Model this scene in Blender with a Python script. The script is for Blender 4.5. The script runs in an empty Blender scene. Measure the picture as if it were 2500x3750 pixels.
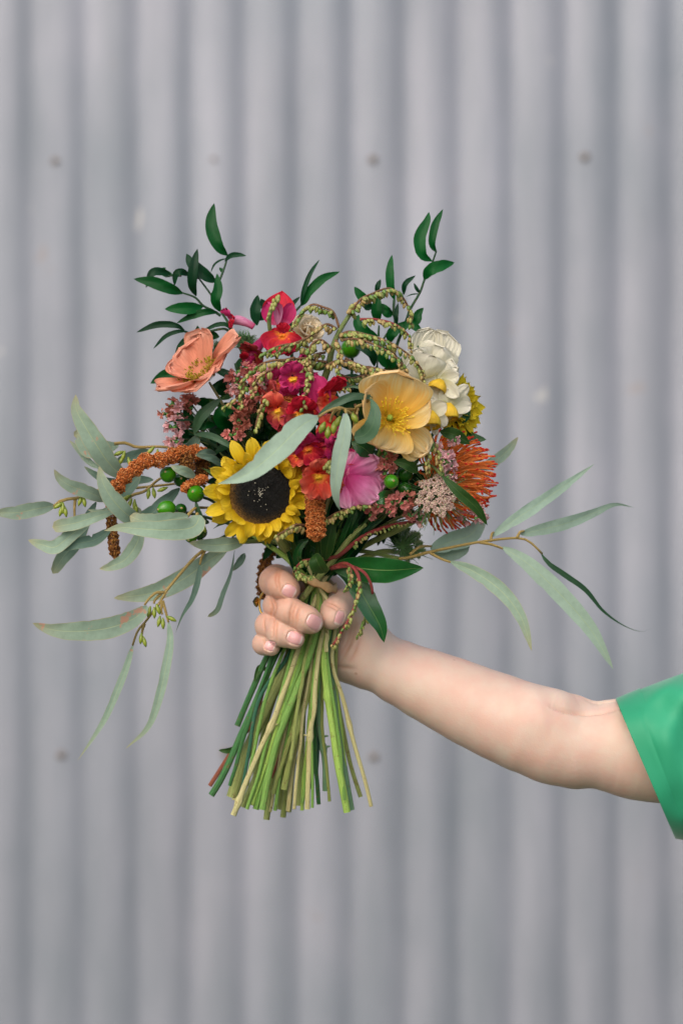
import bpy, math, random
import numpy as np
from mathutils import Vector, Matrix
random.seed(7); np.random.seed(7)
R_ = math.radians
C = bpy.context.scene.collection
sc = bpy.context.scene

# ------------------------------------------------------------ camera, sky, sun, exposure
CAM_Z, CAM_D, K = 1.35, 1.30, 5500.0      # eye height, metres to the bouquet, pixels per metre there
cam = bpy.data.cameras.new('camera'); camo = bpy.data.objects.new('camera', cam); C.objects.link(camo)
camo.location = (0, -CAM_D, CAM_Z); camo.rotation_euler = (R_(90), 0, 0)
cam.sensor_fit = 'HORIZONTAL'; cam.sensor_width = 24.0; cam.lens = 24.0 * CAM_D / (2500.0 / K)
cam.clip_start = 0.05; cam.clip_end = 200
cam.dof.use_dof = True; cam.dof.focus_distance = CAM_D - 0.035; cam.dof.aperture_fstop = 4.7
sc.camera = camo
world = bpy.data.worlds.new("World"); sc.world = world; world.use_nodes = True
wn = world.node_tree; bg = wn.nodes['Background']
sky = wn.nodes.new('ShaderNodeTexSky'); sky.sky_type = 'NISHITA'; sky.sun_disc = False
SUN_EL, SUN_AZ = 42.0, -26.0         # the sun stands behind the photographer, to the left
sky.sun_elevation = R_(SUN_EL); sky.sun_rotation = R_(180 - SUN_AZ)
sky.air_density = 1.0; sky.dust_density = 4.0; sky.ozone_density = 1.0
wn.links.new(sky.outputs[0], bg.inputs[0]); bg.inputs[1].default_value = 0.12
sun = bpy.data.lights.new('sun', 'SUN'); suno = bpy.data.objects.new('sun', sun); C.objects.link(suno)
sun.energy = 1.1; sun.angle = R_(85); sun.color = (1.0, 0.95, 0.89)
sd = Vector((math.sin(R_(SUN_AZ)) * math.cos(R_(SUN_EL)), -math.cos(R_(SUN_AZ)) * math.cos(R_(SUN_EL)), math.sin(R_(SUN_EL))))
suno.rotation_euler = sd.to_track_quat('Z', 'Y').to_euler(); suno.location = (0, -3, 4)
sc.view_settings.view_transform = 'Standard'; sc.view_settings.look = 'None'
sc.view_settings.exposure = 0.52; sc.view_settings.gamma = 1.0
sc.cycles.use_denoising = True
sc.cycles.max_bounces = 8; sc.cycles.transmission_bounces = 4; sc.cycles.diffuse_bounces = 4

# ------------------------------------------------------------ places: (px, py) of the photo's grid at depth d (mm behind the bouquet plane)
def W(p, d=None):
    x, y = p[0], p[1]; dd = (p[2] if len(p) > 2 else (d or 0)) / 1000.0
    s = (CAM_D + dd) / CAM_D / K
    return np.array(((x - 1250) * s, dd, CAM_Z - (y - 1875) * s))
def zf(ox, oy, f):
    def g(*pts):
        return [(ox + p[0] * f, oy + p[1] * f) + tuple(p[2:]) for p in pts]
    return g
ZA = zf(450, 700, .4464); ZB = zf(1050, 700, .4464); ZC = zf(700, 1300, .3827); ZD = zf(1200, 1300, .4145)
ZE = zf(450, 1050, .3189); ZF = zf(800, 1000, .3189); ZG = zf(850, 1850, .4145); ZH = zf(1000, 1850, .574)
ZJ = zf(600, 1300, .2551); ZK = zf(80, 1950, .5102); ZL = zf(0, 1400, .5102); ZM = zf(900, 1450, .3189)
ZR = zf(1500, 1600, .6378); ZS = zf(700, 1550, .287); ZT = zf(700, 2400, .4783); ZW = zf(1200, 2200, .829)
def nrm(v): return v / (np.linalg.norm(v) + 1e-12)

# ------------------------------------------------------------ objects
ORG = {}
def empty(name, label, cat, p, group=None):
    o = bpy.data.objects.new(name, None); C.objects.link(o); o.empty_display_size = 0.01
    w = p if isinstance(p, np.ndarray) else W(p)
    o.location = w; ORG[o.name] = np.array(w, dtype=float)
    o['label'] = label; o['category'] = cat
    if group: o['group'] = group
    return o
def mesh(name, V, F, mats, uv=None, smooth=True, fmat=None):
    me = bpy.data.meshes.new(name)
    me.from_pydata(np.asarray(V, dtype=float).tolist(), [], F if isinstance(F, list) else F.tolist())
    if smooth: me.polygons.foreach_set('use_smooth', [True] * len(me.polygons))
    for m in (mats if isinstance(mats, (list, tuple)) else [mats]): me.materials.append(m)
    if fmat is not None: me.polygons.foreach_set('material_index', fmat)
    if uv is not None:
        l = me.uv_layers.new(name='UVMap'); li = np.zeros(len(me.loops), dtype=np.int32)
        me.loops.foreach_get('vertex_index', li)
        l.data.foreach_set('uv', np.asarray(uv, dtype=np.float32)[li].ravel())
    me.update(); return me
def add(name, V, F, mats, parent=None, uv=None, smooth=True, kind=None, label=None, cat=None, group=None, fmat=None):
    V = np.asarray(V, dtype=float); c = V.mean(0)
    me = mesh(name, V - c, F, mats, uv, smooth, fmat)
    o = bpy.data.objects.new(name, me); C.objects.link(o)
    if parent is not None:
        o.parent = parent; o.location = c - ORG[parent.name]
    else: o.location = c
    ORG[o.name] = c
    if kind: o['kind'] = kind
    if label: o['label'] = label
    if cat: o['category'] = cat
    if group: o['group'] = group
    return o
def place(me, name, parent, pos, M3, s=1.0):
    """one more copy of a shared mesh, turned by the 3x3 basis M3 (columns) at world pos"""
    o = bpy.data.objects.new(name, me); C.objects.link(o); o.parent = parent
    m = Matrix(np.asarray(M3).tolist()).to_4x4() @ Matrix.Diagonal((s, s, s, 1)) if np.isscalar(s) else Matrix(np.asarray(M3).tolist()).to_4x4() @ Matrix.Diagonal((s[0], s[1], s[2], 1))
    m.translation = Vector(pos - ORG[parent.name]); o.matrix_basis = m
    ORG[o.name] = pos
    return o
def quads(n, m, wrap=False):
    F = []
    for i in range(n - 1):
        for j in range(m if wrap else m - 1):
            k = (j + 1) % m
            F.append((i * m + j, i * m + k, (i + 1) * m + k, (i + 1) * m + j))
    return F
def cat_rom(P, n):
    P = np.asarray(P, dtype=float)
    if len(P) == 2: return P[0] + (P[1] - P[0]) * np.linspace(0, 1, n)[:, None]
    Q = np.vstack([2 * P[0] - P[1], P, 2 * P[-1] - P[-2]])
    L = np.concatenate([[0], np.cumsum(np.linalg.norm(np.diff(P, axis=0), axis=1))]); L /= L[-1]
    out = []
    for t in np.linspace(0, 1, n):
        i = min(max(np.searchsorted(L, t, side='right') - 1, 0), len(P) - 2)
        u = (t - L[i]) / max(L[i + 1] - L[i], 1e-9); a, b, c, d = Q[i:i + 4]
        out.append(.5 * (2 * b + (c - a) * u + (2 * a - 5 * b + 4 * c - d) * u * u + (3 * b - a - 3 * c + d) * u ** 3))
    return np.array(out)
def tube_vf(P, r, sides=8, cap=True, ridge=0.0):
    P = np.asarray(P, dtype=float); n = len(P); r = np.ones(n) * r if np.isscalar(r) else np.interp(np.linspace(0, 1, n), np.linspace(0, 1, len(r)), r)
    T = np.gradient(P, axis=0); T /= np.linalg.norm(T, axis=1)[:, None] + 1e-12
    a = np.array((0, -1.0, 0.1)); V = []
    S = nrm(np.cross(T[0], a))
    ang = np.arange(sides) * 2 * math.pi / sides
    for i in range(n):
        S = nrm(S - T[i] * np.dot(S, T[i])); B = np.cross(T[i], S)
        rr = r[i] * (1 + ridge * np.cos(ang * sides / 2 if ridge else 0))
        V.append(P[i] + (np.cos(ang) * rr)[:, None] * S + (np.sin(ang) * rr)[:, None] * B)
    V = np.vstack(V); F = quads(n, sides, True)
    uv = np.stack([np.repeat(np.linspace(0, 1, n), sides), np.tile(np.abs(ang / math.pi - 1), n)], 1)
    if cap:
        F.append(tuple(range(sides))[::-1]); F.append(tuple((n - 1) * sides + k for k in range(sides)))
    return V, F, uv
def tube(name, pts, r, mat, parent, n=None, sides=8, d=None, world=False, **kw):
    P = cat_rom(pts if world else [W(p, d) for p in pts], n or max(6, 4 * len(pts)))
    V, F, uv = tube_vf(P, r, sides)
    return add(name, V, F, mat, parent, uv, **kw)
class MB:
    """joins many small shapes into one mesh"""
    def __init__(s): s.V = []; s.F = []; s.U = []; s.M = []; s.n = 0
    def put(s, V, F, uv=None, m=0):
        V = np.asarray(V); s.V.append(V); s.F += [tuple(i + s.n for i in f) for f in F]
        s.U.append(np.zeros((len(V), 2)) if uv is None else uv); s.M += [m] * len(F); s.n += len(V)
    def build(s, name, mats, parent, **kw):
        return add(name, np.vstack(s.V), s.F, mats, parent, np.vstack(s.U), fmat=s.M if isinstance(mats, list) else None, **kw)
OCT_F = np.array([(0, 2, 4), (2, 1, 4), (1, 3, 4), (3, 0, 4), (2, 0, 5), (1, 2, 5), (3, 1, 5), (0, 3, 5)])
OCT_V = np.array([(1, 0, 0), (-1, 0, 0), (0, 1, 0), (0, -1, 0), (0, 0, 1), (0, 0, -1)], dtype=float)
def octs(name, pos, rad, mat, parent, kind='stuff', rnd=True, uvs=None):
    """thousands of grains as one mesh, each an eight-sided grain at pos with radii rad (n,3)"""
    n = len(pos); rad = np.asarray(rad)
    if rad.ndim == 1: rad = np.repeat(rad[:, None], 3, 1)
    V = OCT_V[None] * rad[:, None, :]
    if rnd:
        q = np.random.randn(n, 4); q /= np.linalg.norm(q, axis=1)[:, None]; w, x, y, z = q.T
        Rm = np.stack([1 - 2 * (y * y + z * z), 2 * (x * y - z * w), 2 * (x * z + y * w), 2 * (x * y + z * w), 1 - 2 * (x * x + z * z), 2 * (y * z - x * w),
                       2 * (x * z - y * w), 2 * (y * z + x * w), 1 - 2 * (x * x + y * y)], 1).reshape(n, 3, 3)
        V = np.einsum('nij,nkj->nki', Rm, V)
    V = (V + pos[:, None, :]).reshape(-1, 3)
    F = (OCT_F[None] + (np.arange(n) * 6)[:, None, None]).reshape(-1, 3)
    uv = np.repeat(np.stack([np.random.rand(n) if uvs is None else uvs, np.random.rand(n)], 1), 6, 0)
    return add(name, V, F.tolist(), mat, parent, uv, smooth=False, kind=kind)

# ------------------------------------------------------------ materials
def srgb(r, g, b):
    f = lambda c: (c / 255 / 12.92) if c <= 10 else ((c / 255 + .055) / 1.055) ** 2.4
    return (f(r), f(g), f(b), 1)
def new_mat(name):
    m = bpy.data.materials.new(name); m.use_nodes = True
    return m, m.node_tree, m.node_tree.nodes['Principled BSDF']
def N(t, typ, **kw):
    n = t.nodes.new(typ)
    for k, v in kw.items():
        if k in n.inputs: n.inputs[k].default_value = v
        else: setattr(n, k, v)
    return n
def mathn(t, op, a, b=None, c=None):
    n = t.nodes.new('ShaderNodeMath'); n.operation = op
    for i, v in enumerate((a, b, c)):
        if v is None: continue
        if isinstance(v, (int, float)): n.inputs[i].default_value = v
        else: t.links.new(v, n.inputs[i])
    return n.outputs[0]
def mix(t, fac, a, b, mode='MIX'):
    n = t.nodes.new('ShaderNodeMix'); n.data_type = 'RGBA'; n.blend_type = mode
    for i, v in ((0, fac), (6, a), (7, b)):
        if isinstance(v, (int, float)): n.inputs[i].default_value = v
        elif isinstance(v, tuple): n.inputs[i].default_value = v
        else: t.links.new(v, n.inputs[i])
    return n.outputs[2]
def ramp(t, fac, stops):
    n = t.nodes.new('ShaderNodeValToRGB'); e = n.color_ramp.elements
    while len(e) < len(stops): e.new(0.5)
    for i, (p, c) in enumerate(stops): e[i].position = p; e[i].color = c
    t.links.new(fac, n.inputs[0]); return n.outputs[0]
def translucent(t, b, col, fac):
    tr = t.nodes.new('ShaderNodeBsdfTranslucent'); mx = t.nodes.new('ShaderNodeMixShader'); mx.inputs[0].default_value = fac
    t.links.new(col, tr.inputs[0]); t.links.new(b.outputs[0], mx.inputs[1]); t.links.new(tr.outputs[0], mx.inputs[2])
    t.links.new(mx.outputs[0], t.nodes['Material Output'].inputs[0])
def bumpn(t, b, h, strength, dist=0.001):
    bp = t.nodes.new('ShaderNodeBump'); bp.inputs['Strength'].default_value = strength; bp.inputs['Distance'].default_value = dist
    t.links.new(h, bp.inputs['Height']); t.links.new(bp.outputs[0], b.inputs['Normal'])
def uvx(t):
    tc = t.nodes.new('ShaderNodeTexCoord'); s = t.nodes.new('ShaderNodeSeparateXYZ'); t.links.new(tc.outputs['UV'], s.inputs[0])
    return tc, s.outputs[0], s.outputs[1]
def objrand(t):
    return t.nodes.new('ShaderNodeObjectInfo').outputs['Random']
def leaf_mat(name, base, vein, tip=None, rough=.45, tl=.25, mottle=.35, spots=None, mid_w=.025, spec=.5, edge=None):
    m, t, b = new_mat(name); tc, u, v = uvx(t)
    dv = mathn(t, 'ABSOLUTE', mathn(t, 'SUBTRACT', v, .5))
    ns = N(t, 'ShaderNodeTexNoise', Scale=260.0, Detail=5.0, Roughness=.65); t.links.new(tc.outputs['Object'], ns.inputs['Vector'])
    ns2 = N(t, 'ShaderNodeTexNoise', Scale=38.0, Detail=3.0); t.links.new(tc.outputs['Object'], ns2.inputs['Vector'])
    dark = tuple(c * .62 for c in base[:3]) + (1,); lite = tuple(min(1, c * 1.25) for c in base[:3]) + (1,)
    col = mix(t, mathn(t, 'MULTIPLY', ns2.outputs[0], 1.0), dark, lite)
    col = mix(t, mottle, col, ramp(t, ns.outputs[0], [(.3, dark), (.7, lite)]))
    if tip: col = mix(t, mathn(t, 'MULTIPLY', mathn(t, 'POWER', u, 8.0), .9), col, tip)
    # side veins run obliquely off the midrib
    wv = mathn(t, 'SINE', mathn(t, 'ADD', mathn(t, 'MULTIPLY', u, 150.0), mathn(t, 'MULTIPLY', dv, -60.0)))
    side = mathn(t, 'MULTIPLY', mathn(t, 'POWER', mathn(t, 'ABSOLUTE', wv), 8.0), .10)
    col = mix(t, side, col, vein)
    midr = mathn(t, 'MULTIPLY', mathn(t, 'SUBTRACT', 1.0, mathn(t, 'DIVIDE', dv, mid_w)), .8); midr = mathn(t, 'MAXIMUM', midr, 0.0)
    col = mix(t, midr, col, vein)
    if edge:
        e = mathn(t, 'MULTIPLY', mathn(t, 'GREATER_THAN', dv, .468), .6); col = mix(t, e, col, edge)
    if spots:
        vn = N(t, 'ShaderNodeTexNoise', Scale=75.0, Detail=4.0, Roughness=.6); t.links.new(tc.outputs['Object'], vn.inputs['Vector'])
        lim = mathn(t, 'ADD', .60, mathn(t, 'MULTIPLY', objrand(t), .10))
        s = mathn(t, 'MULTIPLY', mathn(t, 'SUBTRACT', vn.outputs[0], lim), 25.0); s = mathn(t, 'MINIMUM', mathn(t, 'MAXIMUM', s, 0.0), .85)
        col = mix(t, s, col, spots)
    h = mathn(t, 'ADD', mathn(t, 'MULTIPLY', midr, -.8), mathn(t, 'ADD', mathn(t, 'MULTIPLY', side, 2.5), mathn(t, 'MULTIPLY', ns.outputs[0], .35)))
    hs = N(t, 'ShaderNodeHueSaturation'); t.links.new(col, hs.inputs['Color'])
    t.links.new(mathn(t, 'ADD', .82, mathn(t, 'MULTIPLY', objrand(t), .36)), hs.inputs['Value'])
    col = hs.outputs[0]
    t.links.new(col, b.inputs['Base Color']); b.inputs['Roughness'].default_value = rough; b.inputs['Specular IOR Level'].default_value = spec
    bumpn(t, b, h, .35, .0006); translucent(t, b, col, tl); return m
def petal_mat(name, stops, streak=None, sfac=.3, freq=46.0, rough=.6, tl=.3, backc=None, blotch=.25):
    m, t, b = new_mat(name); tc, u, v = uvx(t)
    col = ramp(t, u, stops)
    mp = N(t, 'ShaderNodeMapping'); mp.inputs['Scale'].default_value = (2.2, freq, 1.0); t.links.new(tc.outputs['UV'], mp.inputs[0])
    ad = t.nodes.new('ShaderNodeVectorMath'); ad.operation = 'ADD'; t.links.new(mp.outputs[0], ad.inputs[0])
    cb = t.nodes.new('ShaderNodeCombineXYZ'); t.links.new(mathn(t, 'MULTIPLY', objrand(t), 50.0), cb.inputs[2]); t.links.new(cb.outputs[0], ad.inputs[1])
    ns = N(t, 'ShaderNodeTexNoise', Scale=1.0, Detail=4.0, Roughness=.6); t.links.new(ad.outputs[0], ns.inputs['Vector'])
    if streak:
        f = mathn(t, 'MULTIPLY', mathn(t, 'MINIMUM', mathn(t, 'MAXIMUM', mathn(t, 'MULTIPLY', mathn(t, 'SUBTRACT', ns.outputs[0], .42), 5.0), 0.0), 1.0), sfac)
        col = mix(t, f, col, streak)
    n2 = N(t, 'ShaderNodeTexNoise', Scale=120.0, Detail=3.0); t.links.new(tc.outputs['Object'], n2.inputs['Vector'])
    col = mix(t, blotch, col, mix(t, 1.0, col, ramp(t, n2.outputs[0], [(.3, (.55, .5, .5, 1)), (.7, (1, 1, 1, 1))]), 'MULTIPLY'))
    if backc:
        g = t.nodes.new('ShaderNodeNewGeometry'); col = mix(t, mathn(t, 'MULTIPLY', g.outputs['Backfacing'], .8), col, backc)
    t.links.new(col, b.inputs['Base Color']); b.inputs['Roughness'].default_value = rough; b.inputs['Specular IOR Level'].default_value = .3
    bumpn(t, b, mathn(t, 'ADD', ns.outputs[0], mathn(t, 'MULTIPLY', n2.outputs[0], .5)), .5, .0012); translucent(t, b, col, tl); return m
def plain(name, c, rough=.5, spec=.5, metal=0.0, c2=None, scale=200.0, bump=.2, tl=0.0, stops=(.35, .65), dist=.0008, sss=0):
    m, t, b = new_mat(name); tc = t.nodes.new('ShaderNodeTexCoord')
    ns = N(t, 'ShaderNodeTexNoise', Scale=scale, Detail=5.0, Roughness=.6); t.links.new(tc.outputs['Object'], ns.inputs['Vector'])
    c2 = c2 or tuple(x * .6 for x in c[:3]) + (1,)
    col = ramp(t, ns.outputs[0], [(stops[0], c2), (stops[1], c)])
    t.links.new(col, b.inputs['Base Color']); b.inputs['Roughness'].default_value = rough; b.inputs['Metallic'].default_value = metal
    b.inputs['Specular IOR Level'].default_value = spec
    if sss: b.inputs['Subsurface Weight'].default_value = sss; b.inputs['Subsurface Scale'].default_value = .002
    if bump: bumpn(t, b, ns.outputs[0], bump, dist)
    if tl: translucent(t, b, col, tl)
    return m
def grain_mat(name, stops, rough=.8):
    m, t, b = new_mat(name); tc, u, v = uvx(t); col = ramp(t, u, stops)
    t.links.new(col, b.inputs['Base Color']); b.inputs['Roughness'].default_value = rough; translucent(t, b, col, .2); return m
def stem_mat(name, c, c2, streak=None, rough=.45):
    m, t, b = new_mat(name); tc, u, v = uvx(t)
    mp = N(t, 'ShaderNodeMapping'); mp.inputs['Scale'].default_value = (3.0, 9.0, 1.0); t.links.new(tc.outputs['UV'], mp.inputs[0])
    ad = t.nodes.new('ShaderNodeVectorMath'); ad.operation = 'ADD'; t.links.new(mp.outputs[0], ad.inputs[0])
    cb = t.nodes.new('ShaderNodeCombineXYZ'); t.links.new(mathn(t, 'MULTIPLY', objrand(t), 30.0), cb.inputs[2]); t.links.new(cb.outputs[0], ad.inputs[1])
    ns = N(t, 'ShaderNodeTexNoise', Scale=1.6, Detail=6.0, Roughness=.7); t.links.new(ad.outputs[0], ns.inputs['Vector'])
    col = ramp(t, ns.outputs[0], [(.32, c2), (.62, c)])
    if streak:
        n3 = N(t, 'ShaderNodeTexNoise', Scale=3.5, Detail=3.0); t.links.new(ad.outputs[0], n3.inputs['Vector'])
        f = mathn(t, 'MINIMUM', mathn(t, 'MAXIMUM', mathn(t, 'MULTIPLY', mathn(t, 'SUBTRACT', n3.outputs[0], .58), 9.0), 0.0), .85)
        col = mix(t, f, col, streak)
    t.links.new(col, b.inputs['Base Color']); b.inputs['Roughness'].default_value = rough
    n4 = N(t, 'ShaderNodeTexNoise', Scale=900.0, Detail=2.0); t.links.new(tc.outputs['Object'], n4.inputs['Vector'])
    n5 = N(t, 'ShaderNodeTexNoise', Scale=330.0, Detail=3.0, Roughness=.7); t.links.new(tc.outputs['Object'], n5.inputs['Vector'])
    f5 = mathn(t, 'MINIMUM', mathn(t, 'MAXIMUM', mathn(t, 'MULTIPLY', mathn(t, 'SUBTRACT', n5.outputs[0], .60), 10.0), 0.0), .7); col = mix(t, f5, col, srgb(122, 96, 56))
    m6 = N(t, 'ShaderNodeMapping'); m6.inputs['Scale'].default_value = (1.2, 34.0, 1.0); t.links.new(tc.outputs['UV'], m6.inputs[0]); n6 = N(t, 'ShaderNodeTexNoise', Scale=1.0, Detail=3.0); t.links.new(m6.outputs[0], n6.inputs['Vector'])
    col = mix(t, .55, col, mix(t, 1.0, col, ramp(t, n6.outputs[0], [(.35, (.62, .66, .55, 1)), (.62, (1.25, 1.2, 1.15, 1))]), 'MULTIPLY')); t.links.new(col, b.inputs['Base Color'])
    bumpn(t, b, mathn(t, 'ADD', mathn(t, 'ADD', ns.outputs[0], mathn(t, 'MULTIPLY', n6.outputs[0], .9)), mathn(t, 'MULTIPLY', n4.outputs[0], .3)), .7, .0011); return m

TIPB = srgb(150, 120, 80)
M = {}
M['euc'] = leaf_mat('eucalyptus_leaf', srgb(139, 163, 143), srgb(165, 178, 135), srgb(160, 150, 110), rough=.55, tl=.18, mottle=.3, spots=srgb(192, 140, 116), mid_w=.036, spec=.35, edge=srgb(168, 160, 120))
M['euc_pale'] = leaf_mat('eucalyptus_leaf_pale', srgb(150, 174, 156), srgb(160, 180, 140), srgb(140, 160, 140), rough=.6, tl=.15, mottle=.25, mid_w=.034, spec=.35)
M['euc_dark'] = leaf_mat('eucalyptus_leaf_dark', srgb(88, 118, 104), srgb(125, 145, 110), srgb(130, 130, 95), rough=.5, tl=.18, mottle=.3, mid_w=.02, spec=.4, edge=srgb(130, 135, 100))
M['euc_green'] = leaf_mat('eucalyptus_leaf_green', srgb(60, 96, 66), srgb(90, 120, 80), rough=.45, tl=.15, mottle=.3)
M['ruscus'] = leaf_mat('ruscus_leaf', srgb(6, 82, 30), srgb(16, 96, 40), rough=.33, tl=.2, mottle=.25, mid_w=.012, spec=.22)
M['ruscus_dark'] = leaf_mat('ruscus_leaf_dark', srgb(8, 58, 30), srgb(20, 74, 40), rough=.38, tl=.15, mottle=.3, mid_w=.012, spec=.22)
M['pieris_leaf'] = leaf_mat('glossy_leaf', srgb(10, 86, 30), srgb(120, 155, 80), rough=.24, tl=.15, mottle=.4, mid_w=.024, spec=.7, edge=srgb(70, 110, 60))
M['olive_leaf'] = leaf_mat('olive_leaf', srgb(48, 84, 34), srgb(100, 124, 64), rough=.4, tl=.2, mottle=.3, spec=.25, edge=srgb(110, 130, 70))
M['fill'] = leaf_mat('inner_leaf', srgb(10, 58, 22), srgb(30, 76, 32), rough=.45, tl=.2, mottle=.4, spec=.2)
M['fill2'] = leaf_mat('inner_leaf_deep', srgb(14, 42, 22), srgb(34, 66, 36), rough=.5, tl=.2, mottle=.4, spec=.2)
M['sepal'] = leaf_mat('sepal', srgb(72, 105, 50), srgb(120, 145, 80), rough=.6, tl=.2, mottle=.5)
M['twig'] = stem_mat('twig_tan', srgb(185, 158, 92), srgb(150, 130, 75), rough=.5)
M['twig_green'] = stem_mat('twig_green', srgb(120, 140, 75), srgb(95, 110, 55))
M['twig_red'] = stem_mat('twig_red', srgb(170, 62, 66), srgb(125, 55, 50), srgb(110, 100, 60))
M['twig_brown'] = stem_mat('twig_brown', srgb(135, 92, 68), srgb(110, 95, 55), srgb(150, 80, 70))
M['twig_dark'] = stem_mat('twig_dark', srgb(40, 85, 45), srgb(25, 60, 32))
M['bud_green'] = plain('bud_green', srgb(160, 164, 94), .4, .4, c2=srgb(126, 128, 62), scale=300)
M['bud_tan'] = plain('bud_tan', srgb(178, 156, 100), .45, .4, c2=srgb(140, 116, 70), scale=300)
M['bud_deep'] = plain('bud_deep', srgb(108, 138, 58), .4, .5, c2=srgb(80, 112, 44), scale=300)
M['gumnut'] = plain('gumnut', srgb(140, 152, 50), .35, .5, c2=srgb(92, 118, 36), scale=180)
M['berry'] = plain('berry', srgb(62, 134, 14), .2, .5, c2=srgb(40, 104, 10), scale=60, bump=.03)
M['berry_dark'] = plain('berry_dark', srgb(30, 88, 16), .25, .5, c2=srgb(18, 62, 12), scale=60, bump=.03)
M['sun_petal'] = petal_mat('sunflower_petal', [(0, srgb(218, 172, 14)), (.5, srgb(240, 206, 32)), (1, srgb(244, 214, 66))], srgb(206, 168, 14), .5, 26, tl=.3, blotch=.15)
M['sun_petal2'] = petal_mat('yellow_petal', [(0, srgb(214, 184, 20)), (1, srgb(244, 220, 44))], srgb(190, 166, 20), .4, 16, tl=.35, blotch=.3)
M['poppy'] = petal_mat('apricot_petal', [(0, srgb(250, 214, 20)), (.2, srgb(255, 208, 70)), (.55, srgb(255, 220, 130)), (1, srgb(255, 236, 190))], srgb(252, 192, 80), .6, 70, tl=.45, blotch=.05, rough=.65)
M['salmon'] = petal_mat('salmon_petal', [(0, srgb(206, 150, 100)), (.3, srgb(232, 152, 118)), (.8, srgb(250, 172, 142)), (1, srgb(254, 190, 164))], srgb(214, 134, 104), .45, 40, tl=.35, blotch=.3)
M['white_petal'] = petal_mat('cream_petal', [(0, srgb(206, 206, 140)), (.4, srgb(232, 230, 204)), (1, srgb(240, 236, 222))], srgb(212, 210, 180), .4, 30, tl=.3, blotch=.12)
M['cream_rose'] = petal_mat('cream_rose', [(0, srgb(226, 180, 130)), (.4, srgb(250, 232, 196)), (1, srgb(252, 242, 216))], srgb(200, 180, 140), .3, 14, tl=.3, blotch=.2)
M['corona'] = petal_mat('corona_yellow', [(0, srgb(246, 206, 56)), (1, srgb(252, 220, 76))], srgb(225, 180, 40), .5, 30, tl=.3)
M['magenta'] = petal_mat('magenta_petal', [(0, srgb(226, 120, 160)), (.3, srgb(196, 36, 104)), (1, srgb(222, 64, 132))], srgb(170, 28, 80), .4, 12, tl=.25, blotch=.3)
M['red'] = petal_mat('crimson_petal', [(0, srgb(196, 60, 90)), (.35, srgb(188, 16, 40)), (1, srgb(222, 30, 62))], srgb(160, 16, 50), .4, 12, tl=.25, blotch=.3)
M['coral'] = petal_mat('coral_petal', [(0, srgb(214, 50, 30)), (.4, srgb(228, 72, 54)), (1, srgb(246, 128, 100))], srgb(200, 56, 70), .5, 12, tl=.25, blotch=.3)
M['rust'] = petal_mat('rust_petal', [(0, srgb(190, 120, 50)), (.4, srgb(160, 56, 44)), (1, srgb(178, 66, 66))], srgb(140, 34, 48), .5, 12, tl=.25, blotch=.4)
M['coral_lip'] = petal_mat('coral_lip', [(0, srgb(250, 212, 60)), (.16, srgb(246, 168, 50)), (.34, srgb(226, 70, 40)), (.6, srgb(230, 84, 62)), (1, srgb(248, 138, 110))], srgb(214, 60, 60), .4, 10, tl=.25, blotch=.2)
M['red_lip'] = petal_mat('red_lip', [(0, srgb(250, 206, 50)), (.16, srgb(240, 140, 40)), (.32, srgb(214, 44, 36)), (.6, srgb(190, 24, 48)), (1, srgb(214, 44, 84))], srgb(176, 22, 60), .45, 10, tl=.25, blotch=.25)
M['rust_lip'] = petal_mat('rust_lip', [(0, srgb(220, 190, 60)), (.2, srgb(206, 150, 50)), (.45, srgb(176, 66, 46)), (1, srgb(196, 60, 84))], srgb(150, 34, 54), .5, 10, tl=.25, blotch=.3)
M['magenta_lip'] = petal_mat('magenta_lip', [(0, srgb(250, 206, 60)), (.16, srgb(240, 130, 60)), (.3, srgb(214, 40, 84)), (.6, srgb(200, 36, 110)), (1, srgb(226, 84, 150))], srgb(176, 28, 90), .4, 10, tl=.25, blotch=.25)
M['orange'] = petal_mat('orange_petal', [(0, srgb(246, 176, 40)), (.2, srgb(238, 110, 34)), (.42, srgb(214, 50, 40)), (1, srgb(200, 40, 50))], srgb(206, 50, 50), .45, 12, tl=.25, blotch=.3)
M['pink'] = petal_mat('pink_petal', [(0, srgb(160, 20, 82)), (.22, srgb(206, 64, 134)), (.5, srgb(236, 130, 184)), (1, srgb(252, 190, 222))], srgb(200, 64, 130), .5, 8, tl=.25, blotch=.25)
M['tube_pink'] = petal_mat('pale_pink_tube', [(0, srgb(214, 140, 170)), (.6, srgb(222, 150, 185)), (1, srgb(190, 60, 110))], srgb(200, 90, 140), .5, 6, tl=.2)
M['palate'] = petal_mat('palate_yellow', [(0, srgb(250, 214, 50)), (.22, srgb(246, 176, 44)), (.42, srgb(220, 60, 40)), (1, srgb(190, 36, 50))], srgb(226, 110, 34), .35, 6, tl=.2)
M['statice'] = petal_mat('dusty_pink_petal', [(0, srgb(224, 130, 120)), (1, srgb(255, 176, 166))], srgb(232, 134, 132), .5, 10, tl=.4, blotch=.3)
M['statice_pale'] = petal_mat('pale_pink_petal', [(0, srgb(236, 160, 160)), (1, srgb(255, 216, 220))], srgb(240, 176, 182), .5, 10, tl=.4, blotch=.2)
M['statice_brown'] = petal_mat('brownish_pink_petal', [(0, srgb(196, 116, 98)), (1, srgb(238, 156, 136))], srgb(190, 110, 98), .5, 10, tl=.4, blotch=.35)
M['pin'] = petal_mat('protea_pin', [(0, srgb(255, 200, 120)), (.88, srgb(255, 160, 78)), (.95, srgb(250, 108, 70)), (1, srgb(240, 80, 60))], None, tl=.5, rough=.4, blotch=.0)
M['amaranth'] = grain_mat('amaranth_seed', [(0, srgb(130, 58, 16)), (.35, srgb(190, 98, 36)), (.8, srgb(222, 136, 66)), (1, srgb(236, 176, 116))])
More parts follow.
